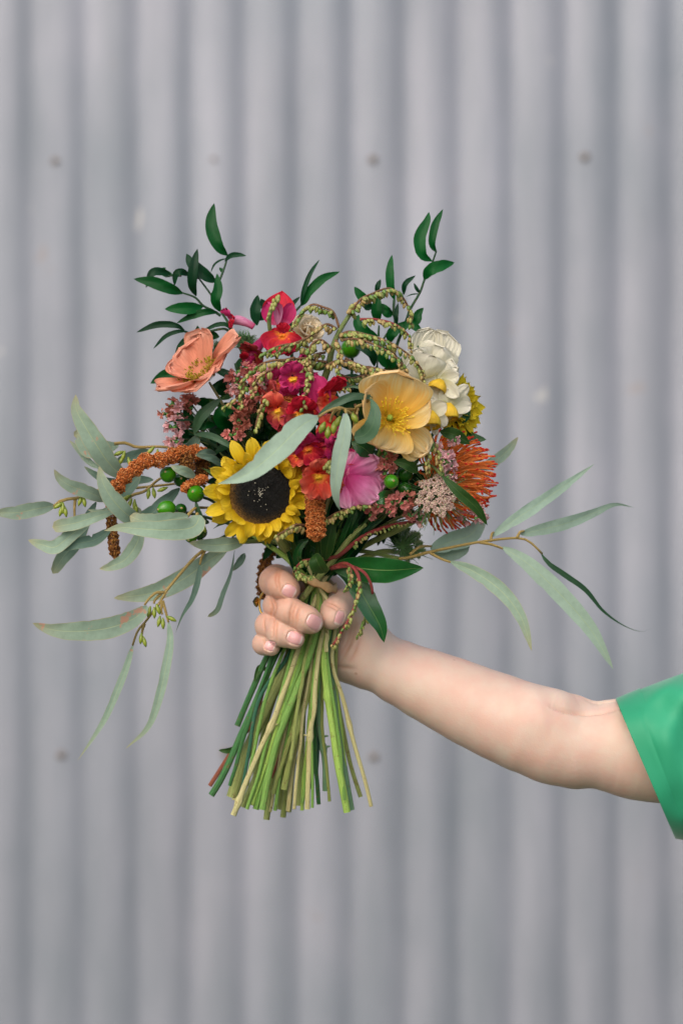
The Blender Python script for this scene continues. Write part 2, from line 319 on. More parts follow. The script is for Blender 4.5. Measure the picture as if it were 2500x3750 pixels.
M['amaranth_dark'] = grain_mat('amaranth_seed_dark', [(0, srgb(74, 42, 16)), (.4, srgb(124, 74, 30)), (.85, srgb(170, 112, 50)), (1, srgb(184, 140, 70))])
M['umbel'] = grain_mat('umbel_floret', [(0, srgb(150, 120, 96)), (.2, srgb(212, 176, 164)), (.8, srgb(240, 214, 204)), (1, srgb(206, 210, 160))])
M['umbel_green'] = grain_mat('umbel_floret_green', [(0, srgb(110, 140, 88)), (1, srgb(178, 192, 146))])
M['disc'] = grain_mat('sunflower_seed', [(0, srgb(8, 9, 9)), (.52, srgb(16, 16, 14)), (.70, srgb(54, 40, 18)), (.88, srgb(120, 86, 34)), (1, srgb(168, 124, 52))], .7)
M['disc_base'] = plain('disc_base', srgb(20, 18, 14), .9, .2)
M['pollen'] = plain('pollen', srgb(230, 225, 205), .8, .2, bump=0)
M['stamen'] = plain('stamen', srgb(250, 222, 60), .6, .3, c2=srgb(226, 190, 40), scale=500)
M['stamen_ol'] = plain('stamen_olive', srgb(178, 160, 40), .7, .3, c2=srgb(120, 104, 26), scale=500)
M['pistil'] = plain('pistil', srgb(150, 176, 66), .6, .3)
M['band'] = plain('band', srgb(206, 170, 122), .5, .4, c2=srgb(180, 142, 98), scale=120, sss=.1)
M['hair_green'] = plain('thread_green', srgb(92, 134, 80), .6, .3, scale=50, bump=0)
M['calyx'] = plain('calyx_green', srgb(96, 150, 74), .55, .4, c2=srgb(60, 112, 48), scale=240)
M['gold'] = plain('gold', srgb(226, 186, 104), .22, .5, metal=1.0, bump=0)
M['stone'] = plain('dark_stone', srgb(18, 16, 18), .08, .8, bump=0)
M['cut'] = plain('cut_end', srgb(214, 208, 168), .7, .3, c2=srgb(150, 140, 90), scale=700)

# ------------------------------------------------------------ plant builders
def wob(seed, *a):
    r = random.Random(seed); s = 0
    for k in range(4):
        f = [r.uniform(.6, 2.6) * (1 + k * .7) for _ in a]; ph = r.uniform(0, 6.28)
        s = s + np.sin(sum(fi * ai for fi, ai in zip(f, a)) + ph) / (1 + k * .6)
    return s / 2.2
SEED = [0]
def seed(): SEED[0] += 1; return SEED[0]
def prof(u, a, b, c=1.0):
    f = np.power(np.clip(u, 0, 1), a) * np.power(np.clip(1 - u ** c, 0, 1), b); return f
def leaf_vf(P, w, fold=.22, twist=0, twist1=None, a=.75, b=.85, c=1.0, wave=.12, n=18, m=7, side0=None, nib=0):
    """P: world spine; w: full width in metres; fold lifts both halves; twist turns the blade about its rib (degrees)"""
    P = cat_rom(P, n); T = np.gradient(P, axis=0); T /= np.linalg.norm(T, axis=1)[:, None] + 1e-12
    u = np.linspace(0, 1, n); f = prof(u, a, b, c); f = f / f.max()
    f = np.maximum(f, np.where(u < .5, .10, 0.0)); s = seed()
    v = np.linspace(-1, 1, m); V = np.zeros((n, m, 3)); tw = np.linspace(twist, twist if twist1 is None else twist1, n) * math.pi / 180
    view = np.array((0, -1.0, 0))
    for i in range(n):
        S = nrm(np.cross(T[i], view) if side0 is None else side0 - T[i] * np.dot(side0, T[i])); Nn = np.cross(S, T[i])
        if np.dot(Nn, view) < 0 and side0 is None: Nn = -Nn
        S2 = S * math.cos(tw[i]) + Nn * math.sin(tw[i]); N2 = Nn * math.cos(tw[i]) - S * math.sin(tw[i])
        hw = w / 2 * f[i]; ed = 1 + .05 * wob(s + 500, u[i] * 9, v * 0 + np.sign(v) * 3)
        if nib: ed = ed - nib * np.maximum(0, np.sin(u[i] * 21 + s)) ** 12 * (v > .5)
        off = (v * ed)[:, None] * S2 * hw + (fold * np.abs(v) ** 1.4 * hw + wave * hw * wob(s, u[i] * 5, v * 1.2))[:, None] * N2
        V[i] = P[i] + off
    uv = np.stack([np.repeat(u, m), np.tile((v + 1) / 2, n)], 1)
    return V.reshape(-1, 3), quads(n, m), uv
def leaf(pts, w, mat, parent, d=None, name='leaf', label=None, kind=None, **kw):
    """pts base to tip in the photo grid, w in its pixels"""
    Wp = [W(p, d) for p in pts]; V, F, uv = leaf_vf(Wp, w / K, **kw)
    return add(name, V, F, mat, parent, uv, label=label)
YEL = [(0, srgb(246, 206, 56)), (.14, srgb(240, 160, 44))]
def petal_vf(o, n, az, el, L, Wd, bend=.6, cross=.3, ruf=.1, a=.5, b=.5, c=3.0, up=None, nu=11, nv=9, edge=.06, twist=0, lob=0, rf=3.6):
    """a petal from o: az turns about the flower's axis n (0 = right, 90 = up), el lifts it towards n, bend curls it further (rad)"""
    n = nrm(n); e1 = np.array((1.0, 0, 0)) if up is None else nrm(up); e1 = nrm(e1 - n * np.dot(e1, n)); e2 = np.cross(n, e1)
    if up is None and e2[2] < 0 and abs(e2[2]) > .2: e2 = -e2
    Rd = math.cos(R_(az)) * e1 + math.sin(R_(az)) * e2; S = nrm(np.cross(n, Rd)); s = seed(); v = np.linspace(-1, 1, nv)
    V = np.zeros((nu, nv, 3)); p = np.array(o, dtype=float); us = np.linspace(0, 1, nu)
    f = prof(us, a, b, c); f = f / f.max(); f = np.maximum(f, .12 * (us < .3))
    for i, u in enumerate(us):
        th = R_(el) + bend * u; D = math.cos(th) * Rd + math.sin(th) * n; Np = -math.sin(th) * Rd + math.cos(th) * n
        if i: p = p + D * L / (nu - 1)
        st = S * math.cos(twist * u) + Np * math.sin(twist * u); hw = Wd / 2 * f[i]
        lo = edge * L * u * u * wob(s + 99, v * 4.5, u * 0) - lob * L * u ** 3 * np.exp(-(v / .18) ** 2)
        V[i] = p + (v * hw)[:, None] * st + (cross * hw * v * v + ruf * L * (u ** 1.5) * wob(s, v * rf, u * 2.0))[:, None] * Np + lo[:, None] * D
    uv = np.stack([np.repeat(us, nv), np.tile((v + 1) / 2, nu)], 1)
    return V.reshape(-1, 3), quads(nu, nv), uv
def petal(parent, mat, o, n, az, el, L, Wd, name='petal', **kw):
    V, F, uv = petal_vf(o, n, az, el, L / K, Wd / K, **kw); return add(name, V, F, mat, parent, uv)
def nv(x, toward, z): return nrm(np.array((x, -toward, z), dtype=float))
def basis(n, up=(0, 0, 1)):
    n = nrm(np.asarray(n, dtype=float)); u = np.asarray(up, dtype=float)
    if abs(np.dot(n, u)) > .95: u = np.array((1.0, 0, 0))
    x = nrm(np.cross(u, n)); y = np.cross(n, x); return np.stack([x, y, n], 1)
def lathe_vf(o, n, zr, sides=12, lump=0, flute=0):
    B = basis(n); ang = np.arange(sides) * 2 * math.pi / sides; V = []; s = seed()
    for z, r in zr:
        rr = r * (1 + lump * wob(s, ang * 1.0, z * 300 + ang * 0) + flute * np.cos(ang * 6))
        V.append(o + B[:, 2] * z + (np.cos(ang) * rr)[:, None] * B[:, 0] + (np.sin(ang) * rr)[:, None] * B[:, 1])
    n_ = len(zr); F = quads(n_, sides, True); F.append(tuple(range(sides))[::-1]); F.append(tuple((n_ - 1) * sides + k for k in range(sides)))
    uv = np.stack([np.repeat(np.linspace(0, 1, n_), sides), np.tile(ang / 6.283, n_)], 1)
    return np.vstack(V), F, uv
def blob_zr(L, r, k=8, tip=.0, squash=1.0):
    t = np.linspace(0.02, .98, k); return [(L * x, r * (math.sin(math.pi * x ** squash) ** .6) * (1 - tip * x)) for x in t]
# shared bud meshes: a pointed, faintly angled bell on a short stalk, hanging along -Z
def bud_mesh(name, mats, k):
    mb = MB(); zr = [(0.0, .25), (.06, .72), (.25, 1.0), (.5, .98), (.75, .66), (.92, .28), (1.0, .06)]
    V, F, uv = lathe_vf(np.zeros(3), np.array((0, 0, -1.0)), [(z * 1.25, r * .5) for z, r in zr], 8, flute=0)
    a = np.arctan2(V[:, 1], V[:, 0]); V[:, :2] *= (1 + .09 * np.cos(5 * a))[:, None]; mb.put(V, F, uv, 0)
    V, F, uv = lathe_vf(np.array((0, 0, .0)), np.array((0, 0, -1.0)), [(-.34, .08), (-.02, .10), (.10, .40), (.2, .5)], 6); mb.put(V, F, uv, 1)
    return mesh(name, np.vstack(mb.V), mb.F, mats, np.vstack(mb.U), True, mb.M)
BUDS = [bud_mesh('bud', [M[m], M[c]], i) for i, (m, c) in enumerate((('bud_green', 'twig_brown'), ('bud_tan', 'twig_brown'), ('bud_deep', 'twig_brown')))]
BUDV = [np.array([v.co[:] for v in m_.vertices]) for m_ in BUDS]; BUDF = [[tuple(p.vertices) for p in m_.polygons] for m_ in BUDS]
def rotz(a, B):
    c, s = math.cos(a), math.sin(a); return B @ np.array(((c, -s, 0), (s, c, 0), (0, 0, 1.0)))
def raceme(parent, pts, d=None, size=24, step=15, mat='twig_brown', w=(.0009, .0005), mix_=(4, 3, 2), spread=1.0, r_end=.7, name='raceme', start=.05):
    P = cat_rom([W(p, d) for p in pts], 26); V, F, uv = tube_vf(P, list(w), 6)
    # angular kinks where the buds leave the rachis
    rc = add(name, V, F, M[mat], parent, uv)
    size *= .96; step *= .84; rest = MB()
    L = np.linalg.norm(np.diff(P, axis=0), axis=1).sum() * K; n = max(4, int(L / step)); rr = random.Random(seed())
    for i in range(n):
        for side in range(2):
            if rr.random() < .12: continue
            t = start + (1 - start) * (i + .5 * side + rr.uniform(-.25, .25)) / n; t = min(max(t, 0), 1)
            q = np.array([np.interp(t, np.linspace(0, 1, len(P)), P[:, k]) for k in range(3)])
            j = min(int(t * (len(P) - 1)), len(P) - 2); T = nrm(P[j + 1] - P[j])
            ph = rr.uniform(0, 6.28); out = nrm(np.cross(T, np.array((math.cos(ph), math.sin(ph), .3)))) * spread
            dn = nrm(out * .75 + np.array((0, -.25, -1.0)) + T * .35)
            s = size / K * (1 - (1 - r_end) * t) * rr.uniform(.7, 1.12)
            B = rotz(rr.uniform(0, 6), basis(-dn)); k_ = rr.choices((0, 1, 2), mix_)[0]; GRIP[parent.name] = GRIP.get(parent.name, 0) + 1
            if GRIP[parent.name] <= 298: place(BUDS[k_], 'bud', rc, q + dn * s * .42, B, (s * .74, s * .74, s * .86))
            else: rest.put((BUDV[k_] * np.array((s * .74, s * .74, s * .86))) @ B.T + q + dn * s * .42, BUDF[k_], None, k_)
    if rest.V: rest.build('bud_cluster', [M['bud_green'], M['bud_tan'], M['bud_deep']], rc, kind='stuff')
    return rc
GRIP = {}
def stem_path(top, spec, via=()):
    """from the bloom down through the band and the hand to the cut end"""
    bot = spec['p']; x24 = bot[0][0]; dd = spec['d']
    t = np.array(top[:2]); x22 = 1150 + (x24 - 1092) * .56; x208 = 1152 + max(-64, min(64, (t[0] - 1200) * .14 + (1092 - x24) * .15))
    pts = [tuple(top)] + list(via) + [(x208 + (t[0] - x208) * .30, 2075 - max(0, 2075 - t[1]) * .32, dd * .6 + 4), (x208, 2088, dd * .72), (x22, 2220, dd * .8)]
    pts += [(p[0], p[1], dd * (1 + .8 * (p[1] - 2400) / 500)) for p in bot]
    return pts
def stem_build(parent, name, top, spec, via=(), r_top=.6):
    pts = stem_path(top, spec, via); P = cat_rom([W(p) for p in pts], 52); r = spec['w'] / 2 / K
    n = len(P); rr = np.ones(n) * r * (1 + .07 * wob(seed(), np.linspace(0, 16, n))); P = P + np.stack([wob(seed(), np.linspace(0, 9, n)), wob(seed(), np.linspace(0, 9, n)), np.zeros(n)], 1) * .00055
    rr[:18] *= np.linspace(r_top, 1, 18)
    for ky in spec.get('knots', ()):
        k = np.argmin(np.abs(P[:, 2] - W((0, ky, 0))[2])); rr[k] *= 1.42
    sides = 10; V, F, uv = tube_vf(P, rr, sides, cap=False, ridge=spec.get('ridge', .0))
    F.append(tuple(range(sides))[::-1])
    o = add(name, V, F, M[spec['m']], parent, uv)
    # the pale cut face, a little sunken in its rim
    T = nrm(P[-1] - P[-2]); c = V[-sides:].mean(0); ring = V[-sides:]
    rim = c + (ring - c) * .82; inn = rim - T * r * .25
    Vc = np.vstack([ring, rim, inn]); Fc = quads(3, sides, True); Fc.append(tuple(2 * sides + k for k in range(sides)))
    add('cut_end', Vc, Fc, M['cut'], o, None, smooth=False)
    if spec.get('stub'):
        for (sx, sy) in spec['stub']:
            k = np.argmin(np.abs(P[:, 2] - W((0, sy, 0))[2])); q = P[k]; e = q + np.array((sx, -.3, .35)) * r * 2.4
            V, F, uv = tube_vf(np.array([q, (q + e) / 2 + np.array((0, 0, .0004)), e]), [r * .6, r * .25], 6); add('node_stub', V, F, M[spec['m']], o, uv)
    return o
M['st_dark'] = stem_mat('stem_dark_green', srgb(70, 130, 66), srgb(36, 90, 48))
M['st_green'] = stem_mat('stem_green', srgb(136, 178, 84), srgb(88, 140, 56), srgb(96, 120, 56))
M['st_bright'] = stem_mat('stem_bright_green', srgb(172, 204, 100), srgb(122, 168, 66))
M['st_olive'] = stem_mat('stem_olive', srgb(176, 188, 116), srgb(132, 152, 78), srgb(136, 110, 66))
M['st_tan'] = stem_mat('stem_tan', srgb(212, 204, 152), srgb(172, 170, 106), srgb(150, 106, 62))
M['st_blue'] = stem_mat('stem_blue_green', srgb(122, 158, 120), srgb(78, 124, 88))
M['st_teal'] = stem_mat('stem_teal', srgb(52, 112, 82), srgb(34, 84, 62))
M['st_red'] = stem_mat('stem_red', srgb(168, 92, 70), srgb(120, 66, 48), srgb(140, 120, 70))
M['st_brown'] = stem_mat('stem_brown_green', srgb(164, 176, 100), srgb(120, 138, 66), srgb(110, 62, 40))
def T_(m, w, d, *z, **kw):
    return dict(m=m, w=w * .47, d=d, p=ZT(*z), **kw)
ST = {
 'a': T_('st_dark', 46, 4, (585, 0), (470, 260), (352, 540)), 'b': T_('st_dark', 52, -2, (650, 0), (440, 480), (250, 900), (152, 1072), knots=()),
 'c': T_('st_red', 34, 6, (600, 120), (480, 500), (340, 690), (145, 1000)), 'd': T_('st_olive', 92, 2, (742, 40), (560, 430), (400, 800), (310, 1085)),
 'e': T_('st_teal', 30, -7, (745, 0), (530, 320), (450, 700), (395, 1010)), 'f': T_('st_tan', 44, -11, (805, 0), (700, 300), (615, 530), (440, 930), (320, 1228), knots=(2654, 2924), stub=((1, 2654), (-1, 2924))),
 'g': T_('st_green', 50, -9, (855, 0), (730, 340), (620, 700), (498, 1180)), 'h': T_('st_green', 52, -12, (905, 0), (760, 380), (640, 720), (540, 1185)),
 'i': T_('st_olive', 50, 3, (790, 0), (700, 520), (620, 950), (575, 1258), knots=(2850,)), 'j': T_('st_brown', 56, -6, (958, 0), (880, 320), (800, 620), (705, 1030), knots=(2650,)),
 'k': T_('st_tan', 40, -10, (975, 0), (940, 400), (908, 620), (885, 1180), knots=(2697,), stub=((-1, 2697),)), 'l': T_('st_blue', 44, -1, (985, 60), (985, 520), (1020, 760), (1022, 1040), knots=(2740,), stub=((1, 2740), (1, 2700))),
 'm': T_('st_dark', 34, 2, (960, 100), (945, 700), (978, 1142)), 'n': T_('st_dark', 30, 8, (930, 100), (935, 600), (925, 1022)),
 'o': T_('st_bright', 56, -8, (1012, 0), (1050, 320), (1110, 740), (1188, 1205), knots=(2535,)), 'p': T_('st_blue', 44, -3, (1062, 0), (1110, 450), (1165, 820), (1232, 1185)),
 'q': T_('st_tan', 32, -6, (1080, 30), (1150, 290), (1215, 555), (1378, 1160), knots=(2664,)), 'r': T_('st_brown', 34, 3, (1100, 200), (1160, 560), (1215, 830), (1300, 1085)),
 's': T_('st_olive', 52, 2, (880, 60), (845, 700), (815, 1150), knots=(2800,)), 't': T_('st_olive', 44, 6, (840, 60), (790, 640), (745, 1200)),
 'u': T_('st_olive', 66, 8, (800, 60), (730, 640), (690, 1180)), 'v': T_('st_olive', 42, 9, (720, 60), (540, 640), (465, 1062)),
 'w': T_('st_green', 42, 6, (690, 100), (600, 640), (510, 1060)), 'x': T_('st_brown', 46, 4, (870, 60), (770, 560), (705, 1240)),
 'y': T_('st_tan', 36, -3, (920, 20), (830, 560), (770, 900), (740, 1195)), 'z': T_('st_olive', 48, 10, (740, 30), (640, 560), (395, 1160)),
}
def grains(name, pts, rad, mat, parent, dens=11, size=6.0, lump=.32, d=None, lumps=9):
    """a hanging tassel of tiny seeds round a path; rad in grid pixels"""
    Wp = cat_rom([W(p, d) for p in pts], 30); L = np.linalg.norm(np.diff(Wp, axis=0), axis=1).sum() * K
    n = int(L * rad * dens / 30 * 1.6); t = np.random.rand(n); ph = np.random.rand(n) * 6.283
    q = np.stack([np.interp(t, np.linspace(0, 1, 30), Wp[:, k]) for k in range(3)], 1)
    T = np.gradient(Wp, axis=0); T /= np.linalg.norm(T, axis=1)[:, None]
    Tt = np.stack([np.interp(t, np.linspace(0, 1, 30), T[:, k]) for k in range(3)], 1)
    S = np.cross(Tt, np.array((0, 1.0, .1))); S /= np.linalg.norm(S, axis=1)[:, None]; B = np.cross(Tt, S)
    rr = rad / K * (1 - lump + lump * (np.sin(t * lumps * 6.283 + 2 * np.sin(ph)) * .6 + np.random.rand(n) * .7)) * np.minimum(1, np.minimum(t * 8 + .5, (1 - t) * 7 + .25))
    rr *= np.random.rand(n) ** .22
    pos = q + S * (np.cos(ph) * rr)[:, None] + B * (np.sin(ph) * rr)[:, None]
    o = octs(name, pos, (np.random.rand(n) * .6 + .7) * size / K / 2, mat, parent, uvs=np.random.rand(n)); return o
def sphere_vf(c, r, B=None, sq=(1, 1, 1), n=10, m=14):
    th = np.linspace(.02, math.pi - .02, n); ph = np.arange(m) * 2 * math.pi / m
    V = np.stack([np.outer(np.sin(th), np.cos(ph)) * sq[0], np.outer(np.sin(th), np.sin(ph)) * sq[1], np.outer(np.cos(th), np.ones(m)) * sq[2]], -1).reshape(-1, 3) * r
    if B is not None: V = V @ np.asarray(B).T
    uv = np.stack([np.repeat(np.linspace(0, 1, n), m), np.tile(ph / 6.283, n)], 1)
    return V + c, quads(n, m, True) + [tuple(range(m))[::-1], tuple((n - 1) * m + k for k in range(m))], uv

# ------------------------------------------------------------ the setting: ground and corrugated wall
m, t, b = new_mat('ground_dark_green'); tc = t.nodes.new('ShaderNodeTexCoord')  # unseen ground, toned dark green to darken what the lower wall reflects
n1 = N(t, 'ShaderNodeTexNoise', Scale=3.0, Detail=8.0); t.links.new(tc.outputs['Object'], n1.inputs['Vector'])
t.links.new(ramp(t, n1.outputs[0], [(.3, (.055, .075, .045, 1)), (.7, (.10, .115, .08, 1))]), b.inputs['Base Color']); b.inputs['Roughness'].default_value = .9
bumpn(t, b, n1.outputs[0], .4, .01)
add('ground', [(-20, -20, 0), (20, -20, 0), (20, 20, 0), (-20, 20, 0)], [(0, 1, 2, 3)], m, smooth=False, kind='structure')
m, t, b = new_mat('galvanised_sheet'); tc = t.nodes.new('ShaderNodeTexCoord')
def wn_(scale, vec=(1, 1, 1), det=4.0, rough=.55):
    mp = N(t, 'ShaderNodeMapping'); mp.inputs['Scale'].default_value = vec; t.links.new(tc.outputs['Object'], mp.inputs[0])
    n = N(t, 'ShaderNodeTexNoise', Scale=scale, Detail=det, Roughness=rough); t.links.new(mp.outputs[0], n.inputs['Vector']); return n.outputs[0]
col = ramp(t, wn_(9.0, (1.6, 1, .22)), [(.3, srgb(138, 143, 151)), (.72, srgb(160, 162, 171))])
col = mix(t, .8, col, mix(t, 1.0, col, ramp(t, wn_(3.2, (1, 1, .8)), [(.32, (.78, .83, .85, 1)), (.65, (1.05, 1.03, 1.05, 1))]), 'MULTIPLY'))
sm = wn_(16.0, (1.2, 1, .5), 3.0); f = mathn(t, 'MINIMUM', mathn(t, 'MAXIMUM', mathn(t, 'MULTIPLY', mathn(t, 'SUBTRACT', sm, .70), 14.0), 0.0), .5)
col = mix(t, f, col, srgb(205, 200, 196))
sm2 = wn_(13.0, (1.0, 1, .8), 3.0); f = mathn(t, 'MINIMUM', mathn(t, 'MAXIMUM', mathn(t, 'MULTIPLY', mathn(t, 'SUBTRACT', sm2, .70), 12.0), 0.0), .35)
col = mix(t, f, col, srgb(150, 136, 126))
t.links.new(col, b.inputs['Base Color']); b.inputs['Metallic'].default_value = .35
rg = mathn(t, 'ADD', .46, mathn(t, 'MULTIPLY', wn_(6.0, (1, 1, .4)), .25)); t.links.new(rg, b.inputs['Roughness'])
bumpn(t, b, wn_(7.0, (1.5, 1, .5), 3.0), .25, .006)
YW, SW, PITCH = 1.52, (CAM_D + 1.52) / CAM_D / K, 195.3
def wall_y(x):
    ph = (x / SW + 1250 - 153) / PITCH * 2 * np.pi      # 0 in the middle of each dark valley
    return YW + .0031 * (np.cos(ph + .9) + .14 * np.cos(2 * ph + 1.8))
xs = np.arange(-2.6, 2.6, PITCH * SW / 14); zs = np.linspace(.02, 3.1, 40)
X, Z = np.meshgrid(xs, zs); Y = wall_y(X) + .0012 * np.sin(Z * 3.1 + X * 5) + .0010 * np.sin(Z * 7.7 - X * 9 + 1)
wall = add('metal_wall', np.stack([X, Y, Z], -1).reshape(-1, 3), quads(len(zs), len(xs)), m, kind='structure',
           label='weathered grey corrugated metal wall standing behind the bouquet', cat='wall')
scm = plain('screw_zinc', srgb(140, 134, 130), .5, .5, metal=.4, c2=srgb(118, 104, 94), scale=300)
def screw(px_, py_):
    x = (px_ - 1250) * SW; z = CAM_Z - (py_ - 1875) * SW; y = wall_y(np.array(x)); o = np.array((x, y + .001, z))
    V, F, uv = lathe_vf(o, np.array((0, -1.0, 0)), [(0, .0062), (.0010, .0064), (.0015, .0060), (.002, .0038), (.0050, .0036), (.0056, .0026)], 12)
    s_ = add('screw', V, F, scm, wall, uv)
for p in ((205, 590), (783, 584), (1365, 584), (2140, 574), (226, 2765), (1368, 2772), (826, 2758), (2530, 574), (-60, 590)): screw(*p)

# ------------------------------------------------------------ sunflower at the front
def sunflower(label, p, n, rd, plen, pw, spec, np_=30, group=None, mat='sun_petal', full=True, seedn=0):
    rr = random.Random(40 + seedn); o = W(p); root = empty('sunflower', label, 'flower', o, group)
    # back and seed head
    V, F, uv = lathe_vf(o, n, [(-.010, .004), (-.009, rd * .5), (-.005, rd * .85), (0, rd), (.0004, rd * .97), (.0014, rd * .8), (.0022, rd * .5), (.0026, .002)], 36)
    head = add('seed_head', V, F, M['disc_base'], root, uv); B = basis(n)
    if full:
        k = np.arange(2600); r = np.sqrt((k + .5) / 2600) * rd; a = k * 2.39996; dome = .0026 * (1 - (r / rd) ** 2) ** .7
        pos = o + (r * np.cos(a))[:, None] * B[:, 0] + (r * np.sin(a))[:, None] * B[:, 1] + dome[:, None] * B[:, 2]
        rad = np.where(r / rd > .6, .00052, .00046) * (1 + .3 * np.random.rand(2600))
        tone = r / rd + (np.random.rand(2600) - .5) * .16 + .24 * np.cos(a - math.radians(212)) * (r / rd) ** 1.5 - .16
        octs('disc_floret', pos, np.stack([rad, rad, rad * 1.5], 1), M['disc'], head, uvs=np.clip(tone, 0, 1))
        k = 34; r = np.abs(np.random.randn(k)) * rd * .24; a = np.random.rand(k) * 6.28
        pos = o + (r * np.cos(a))[:, None] * B[:, 0] + (r * np.sin(a))[:, None] * B[:, 1] + (.0038 - .0014 * (r / rd)[:, None]) * B[:, 2]
        octs('pollen', pos, np.random.rand(k) * .00025 + .0002, M['pollen'], head)
    for ring in range(2):
        for i in range(np_):
            az = (i + .5 * ring) * 360 / np_ + rr.uniform(-6, 6); el = (48 if ring == 0 else 18) + rr.uniform(-16, 14)
            Rd = math.cos(R_(az)) * B[:, 0] + math.sin(R_(az)) * B[:, 1]
            ln = plen * rr.uniform(.5, 1.1) * (.78 if ring == 0 else 1.08); s_ = rr.uniform(.8, 1.15)
            petal(root, M[mat], o + Rd * rd * (.93 if ring == 0 else .98) + n * (.0015 if ring == 0 else 0) - n * .001 * ring, n, az, el, ln, pw * s_, bend=rr.uniform(-1.7, .3), cross=rr.uniform(.1, .55) * rr.choice((1, 1, -1)),
                  ruf=rr.uniform(.03, .10), a=.5, b=.62, c=1.6, up=B[:, 0], nu=10, nv=9, edge=.03, twist=rr.uniform(-1.1, 1.1), rf=6)
    for i in range(18):
        az = i * 20 + rr.uniform(-6, 6); Rd = math.cos(R_(az)) * B[:, 0] + math.sin(R_(az)) * B[:, 1]
        petal(root, M['sepal'], o + Rd * rd * .8 - n * .006, n, az, -8 + rr.uniform(-8, 8), plen * rr.uniform(1.2, 1.6), pw * .72, name='sepal', bend=rr.uniform(-1.1, -.2), cross=.4, ruf=.05, a=.3, b=1.3, c=1.0, up=B[:, 0], nu=9, nv=5, twist=rr.uniform(-1, 1))
    tp = (p[0] + 20, p[1] + 60, p[2] + 16)
    stem_build(root, 'stem', tp, spec, via=[(p[0] + 90, p[1] + 190, p[2] + 34)], r_top=1.0); return root
sunflower('large yellow sunflower with a black disc, facing the camera beside the orange snapdragons', (950, 1806, -48), nv(.20, 1, -.10), 116 / K, 84, 48, ST['d'], np_=34)
# yellow bloom peeking out behind the daffodils, seen edge on
n = nv(.62, .55, .05); o = W((1652, 1492, 6)); root = empty('yellow_daisy', 'golden yellow double daisy half hidden behind the white daffodils', 'flower', o); B = basis(n); rr = random.Random(5)
V, F, uv = lathe_vf(o, n, [(-.014, .003), (-.01, .012), (-.002, .015), (.002, .012), (.003, .002)], 18); add('flower_head', V, F, M['sepal'], root, uv)
for ring in range(4):
    for i in range(20):
        az = i * 18 + ring * 7 + rr.uniform(-4, 4)
        petal(root, M['sun_petal2'], o, n, az, 4 + ring * 15 + rr.uniform(-6, 6), (148 - ring * 22) * rr.uniform(.88, 1.08), 32, bend=rr.uniform(-.3, .35), cross=.5, ruf=.03, a=.4, b=.36, c=3, up=B[:, 0], nu=8, nv=5, edge=.03)
stem_build(root, 'stem', (1615, 1540, 22), ST['a'], via=[(1480, 1750, 20)])
n = nv(.75, .2, .5); o = W((1625, 1395, 16))

# ------------------------------------------------------------ poppies
def stamens(root, o, n, count, r0, L, spread, mat, head='pistil', ph=.0045, pr=.0019):
    B = basis(n); mb = MB(); rr = random.Random(seed())
    for i in range(count):
        a = rr.uniform(0, 6.28); el = rr.uniform(*spread); Rd = math.cos(a) * B[:, 0] + math.sin(a) * B[:, 1]; D = math.cos(el) * Rd + math.sin(el) * n
        q = o + Rd * r0 * rr.uniform(.7, 1.2); l = L * rr.uniform(.6, 1.1); V, F, uv = tube_vf(np.array([q, q + D * l * .5, q + D * l + n * l * .12]), .00016, 3); mb.put(V, F, uv)
        V, F, uv = sphere_vf(q + D * l + n * l * .12, .0007, basis(D), (.7, .7, 1.5), 4, 5); mb.put(V, F, uv)
    mb.build('stamen', M[mat], root, kind='stuff')
    if head:
        V, F, uv = lathe_vf(o, n, [(0, pr * .6), (ph * .4, pr), (ph * .8, pr * .9), (ph, pr * 1.05), (ph * 1.15, pr * .4)], 14, flute=.08); add('pistil', V, F, M[head], root, uv)
n = nv(.12, 1, .28); o = W((1424, 1536, -58)); root = empty('poppy', 'apricot yellow poppy facing the camera, open with green centre', 'flower', o, 'poppies')
e1 = (1.0, 0, 0)
petal(root, M['poppy'], o - n * .001, n, 150, 36, 168, 165, bend=.35, cross=.35, ruf=.055, rf=6.5, a=.42, b=.42, c=3.5, up=e1, nu=22, nv=31, edge=.06)
petal(root, M['poppy'], o, n, 84, 28, 192, 260, bend=.62, cross=.34, ruf=.055, rf=6.5, a=.5, b=.35, c=5, up=e1, nu=22, nv=31, edge=.06)
petal(root, M['poppy'], o - n * .0015, n, 22, 22, 172, 165, bend=.45, cross=.30, ruf=.055, rf=6.5, a=.5, b=.38, c=4, up=e1, nu=22, nv=31, edge=.06)
petal(root, M['poppy'], o - n * .002, n, 322, 12, 176, 135, bend=-.5, cross=-.25, ruf=.055, rf=6.5, a=.5, b=.33, c=5, up=e1, nu=22, nv=31, edge=.06)
petal(root, M['poppy'], o - n * .0005, n, 252, 30, 112, 225, bend=-1.1, cross=.15, ruf=.055, rf=6.5, a=.5, b=.35, c=5, up=e1, nu=22, nv=31, edge=.06)
stamens(root, o, n, 110, .003, .0125, (.35, 1.2), 'stamen')
stem_build(root, 'stem', (1424, 1560, -50), ST['g'], via=[(1398, 1640, -46), (1376, 1710, -34), (1330, 1850, -12)], r_top=.55)
n = nv(-.50, .48, .72); o = W((748, 1378, -24)); root = empty('poppy', 'salmon pink poppy seen from the side, with olive stamens', 'flower', o, 'poppies')
u0 = np.array((.78, 0, .62))
for az, el, L, Wd, bd, cr in ((98, 34, 135, 190, .5, .35), (38, 38, 165, 150, .35, .3), (158, 34, 130, 160, .4, .3), (-18, 24, 200, 130, -.1, .35), (200, 18, 190, 150, .3, .25), (-62, 40, 125, 190, -.7, .25), (246, 36, 135, 190, -.75, .3)):
    petal(root, M['salmon'], o, n, az, el, L, Wd, bend=bd, cross=cr, ruf=.085, rf=7, a=.5, b=.3, c=5, up=u0, nu=22, nv=33, edge=.10)
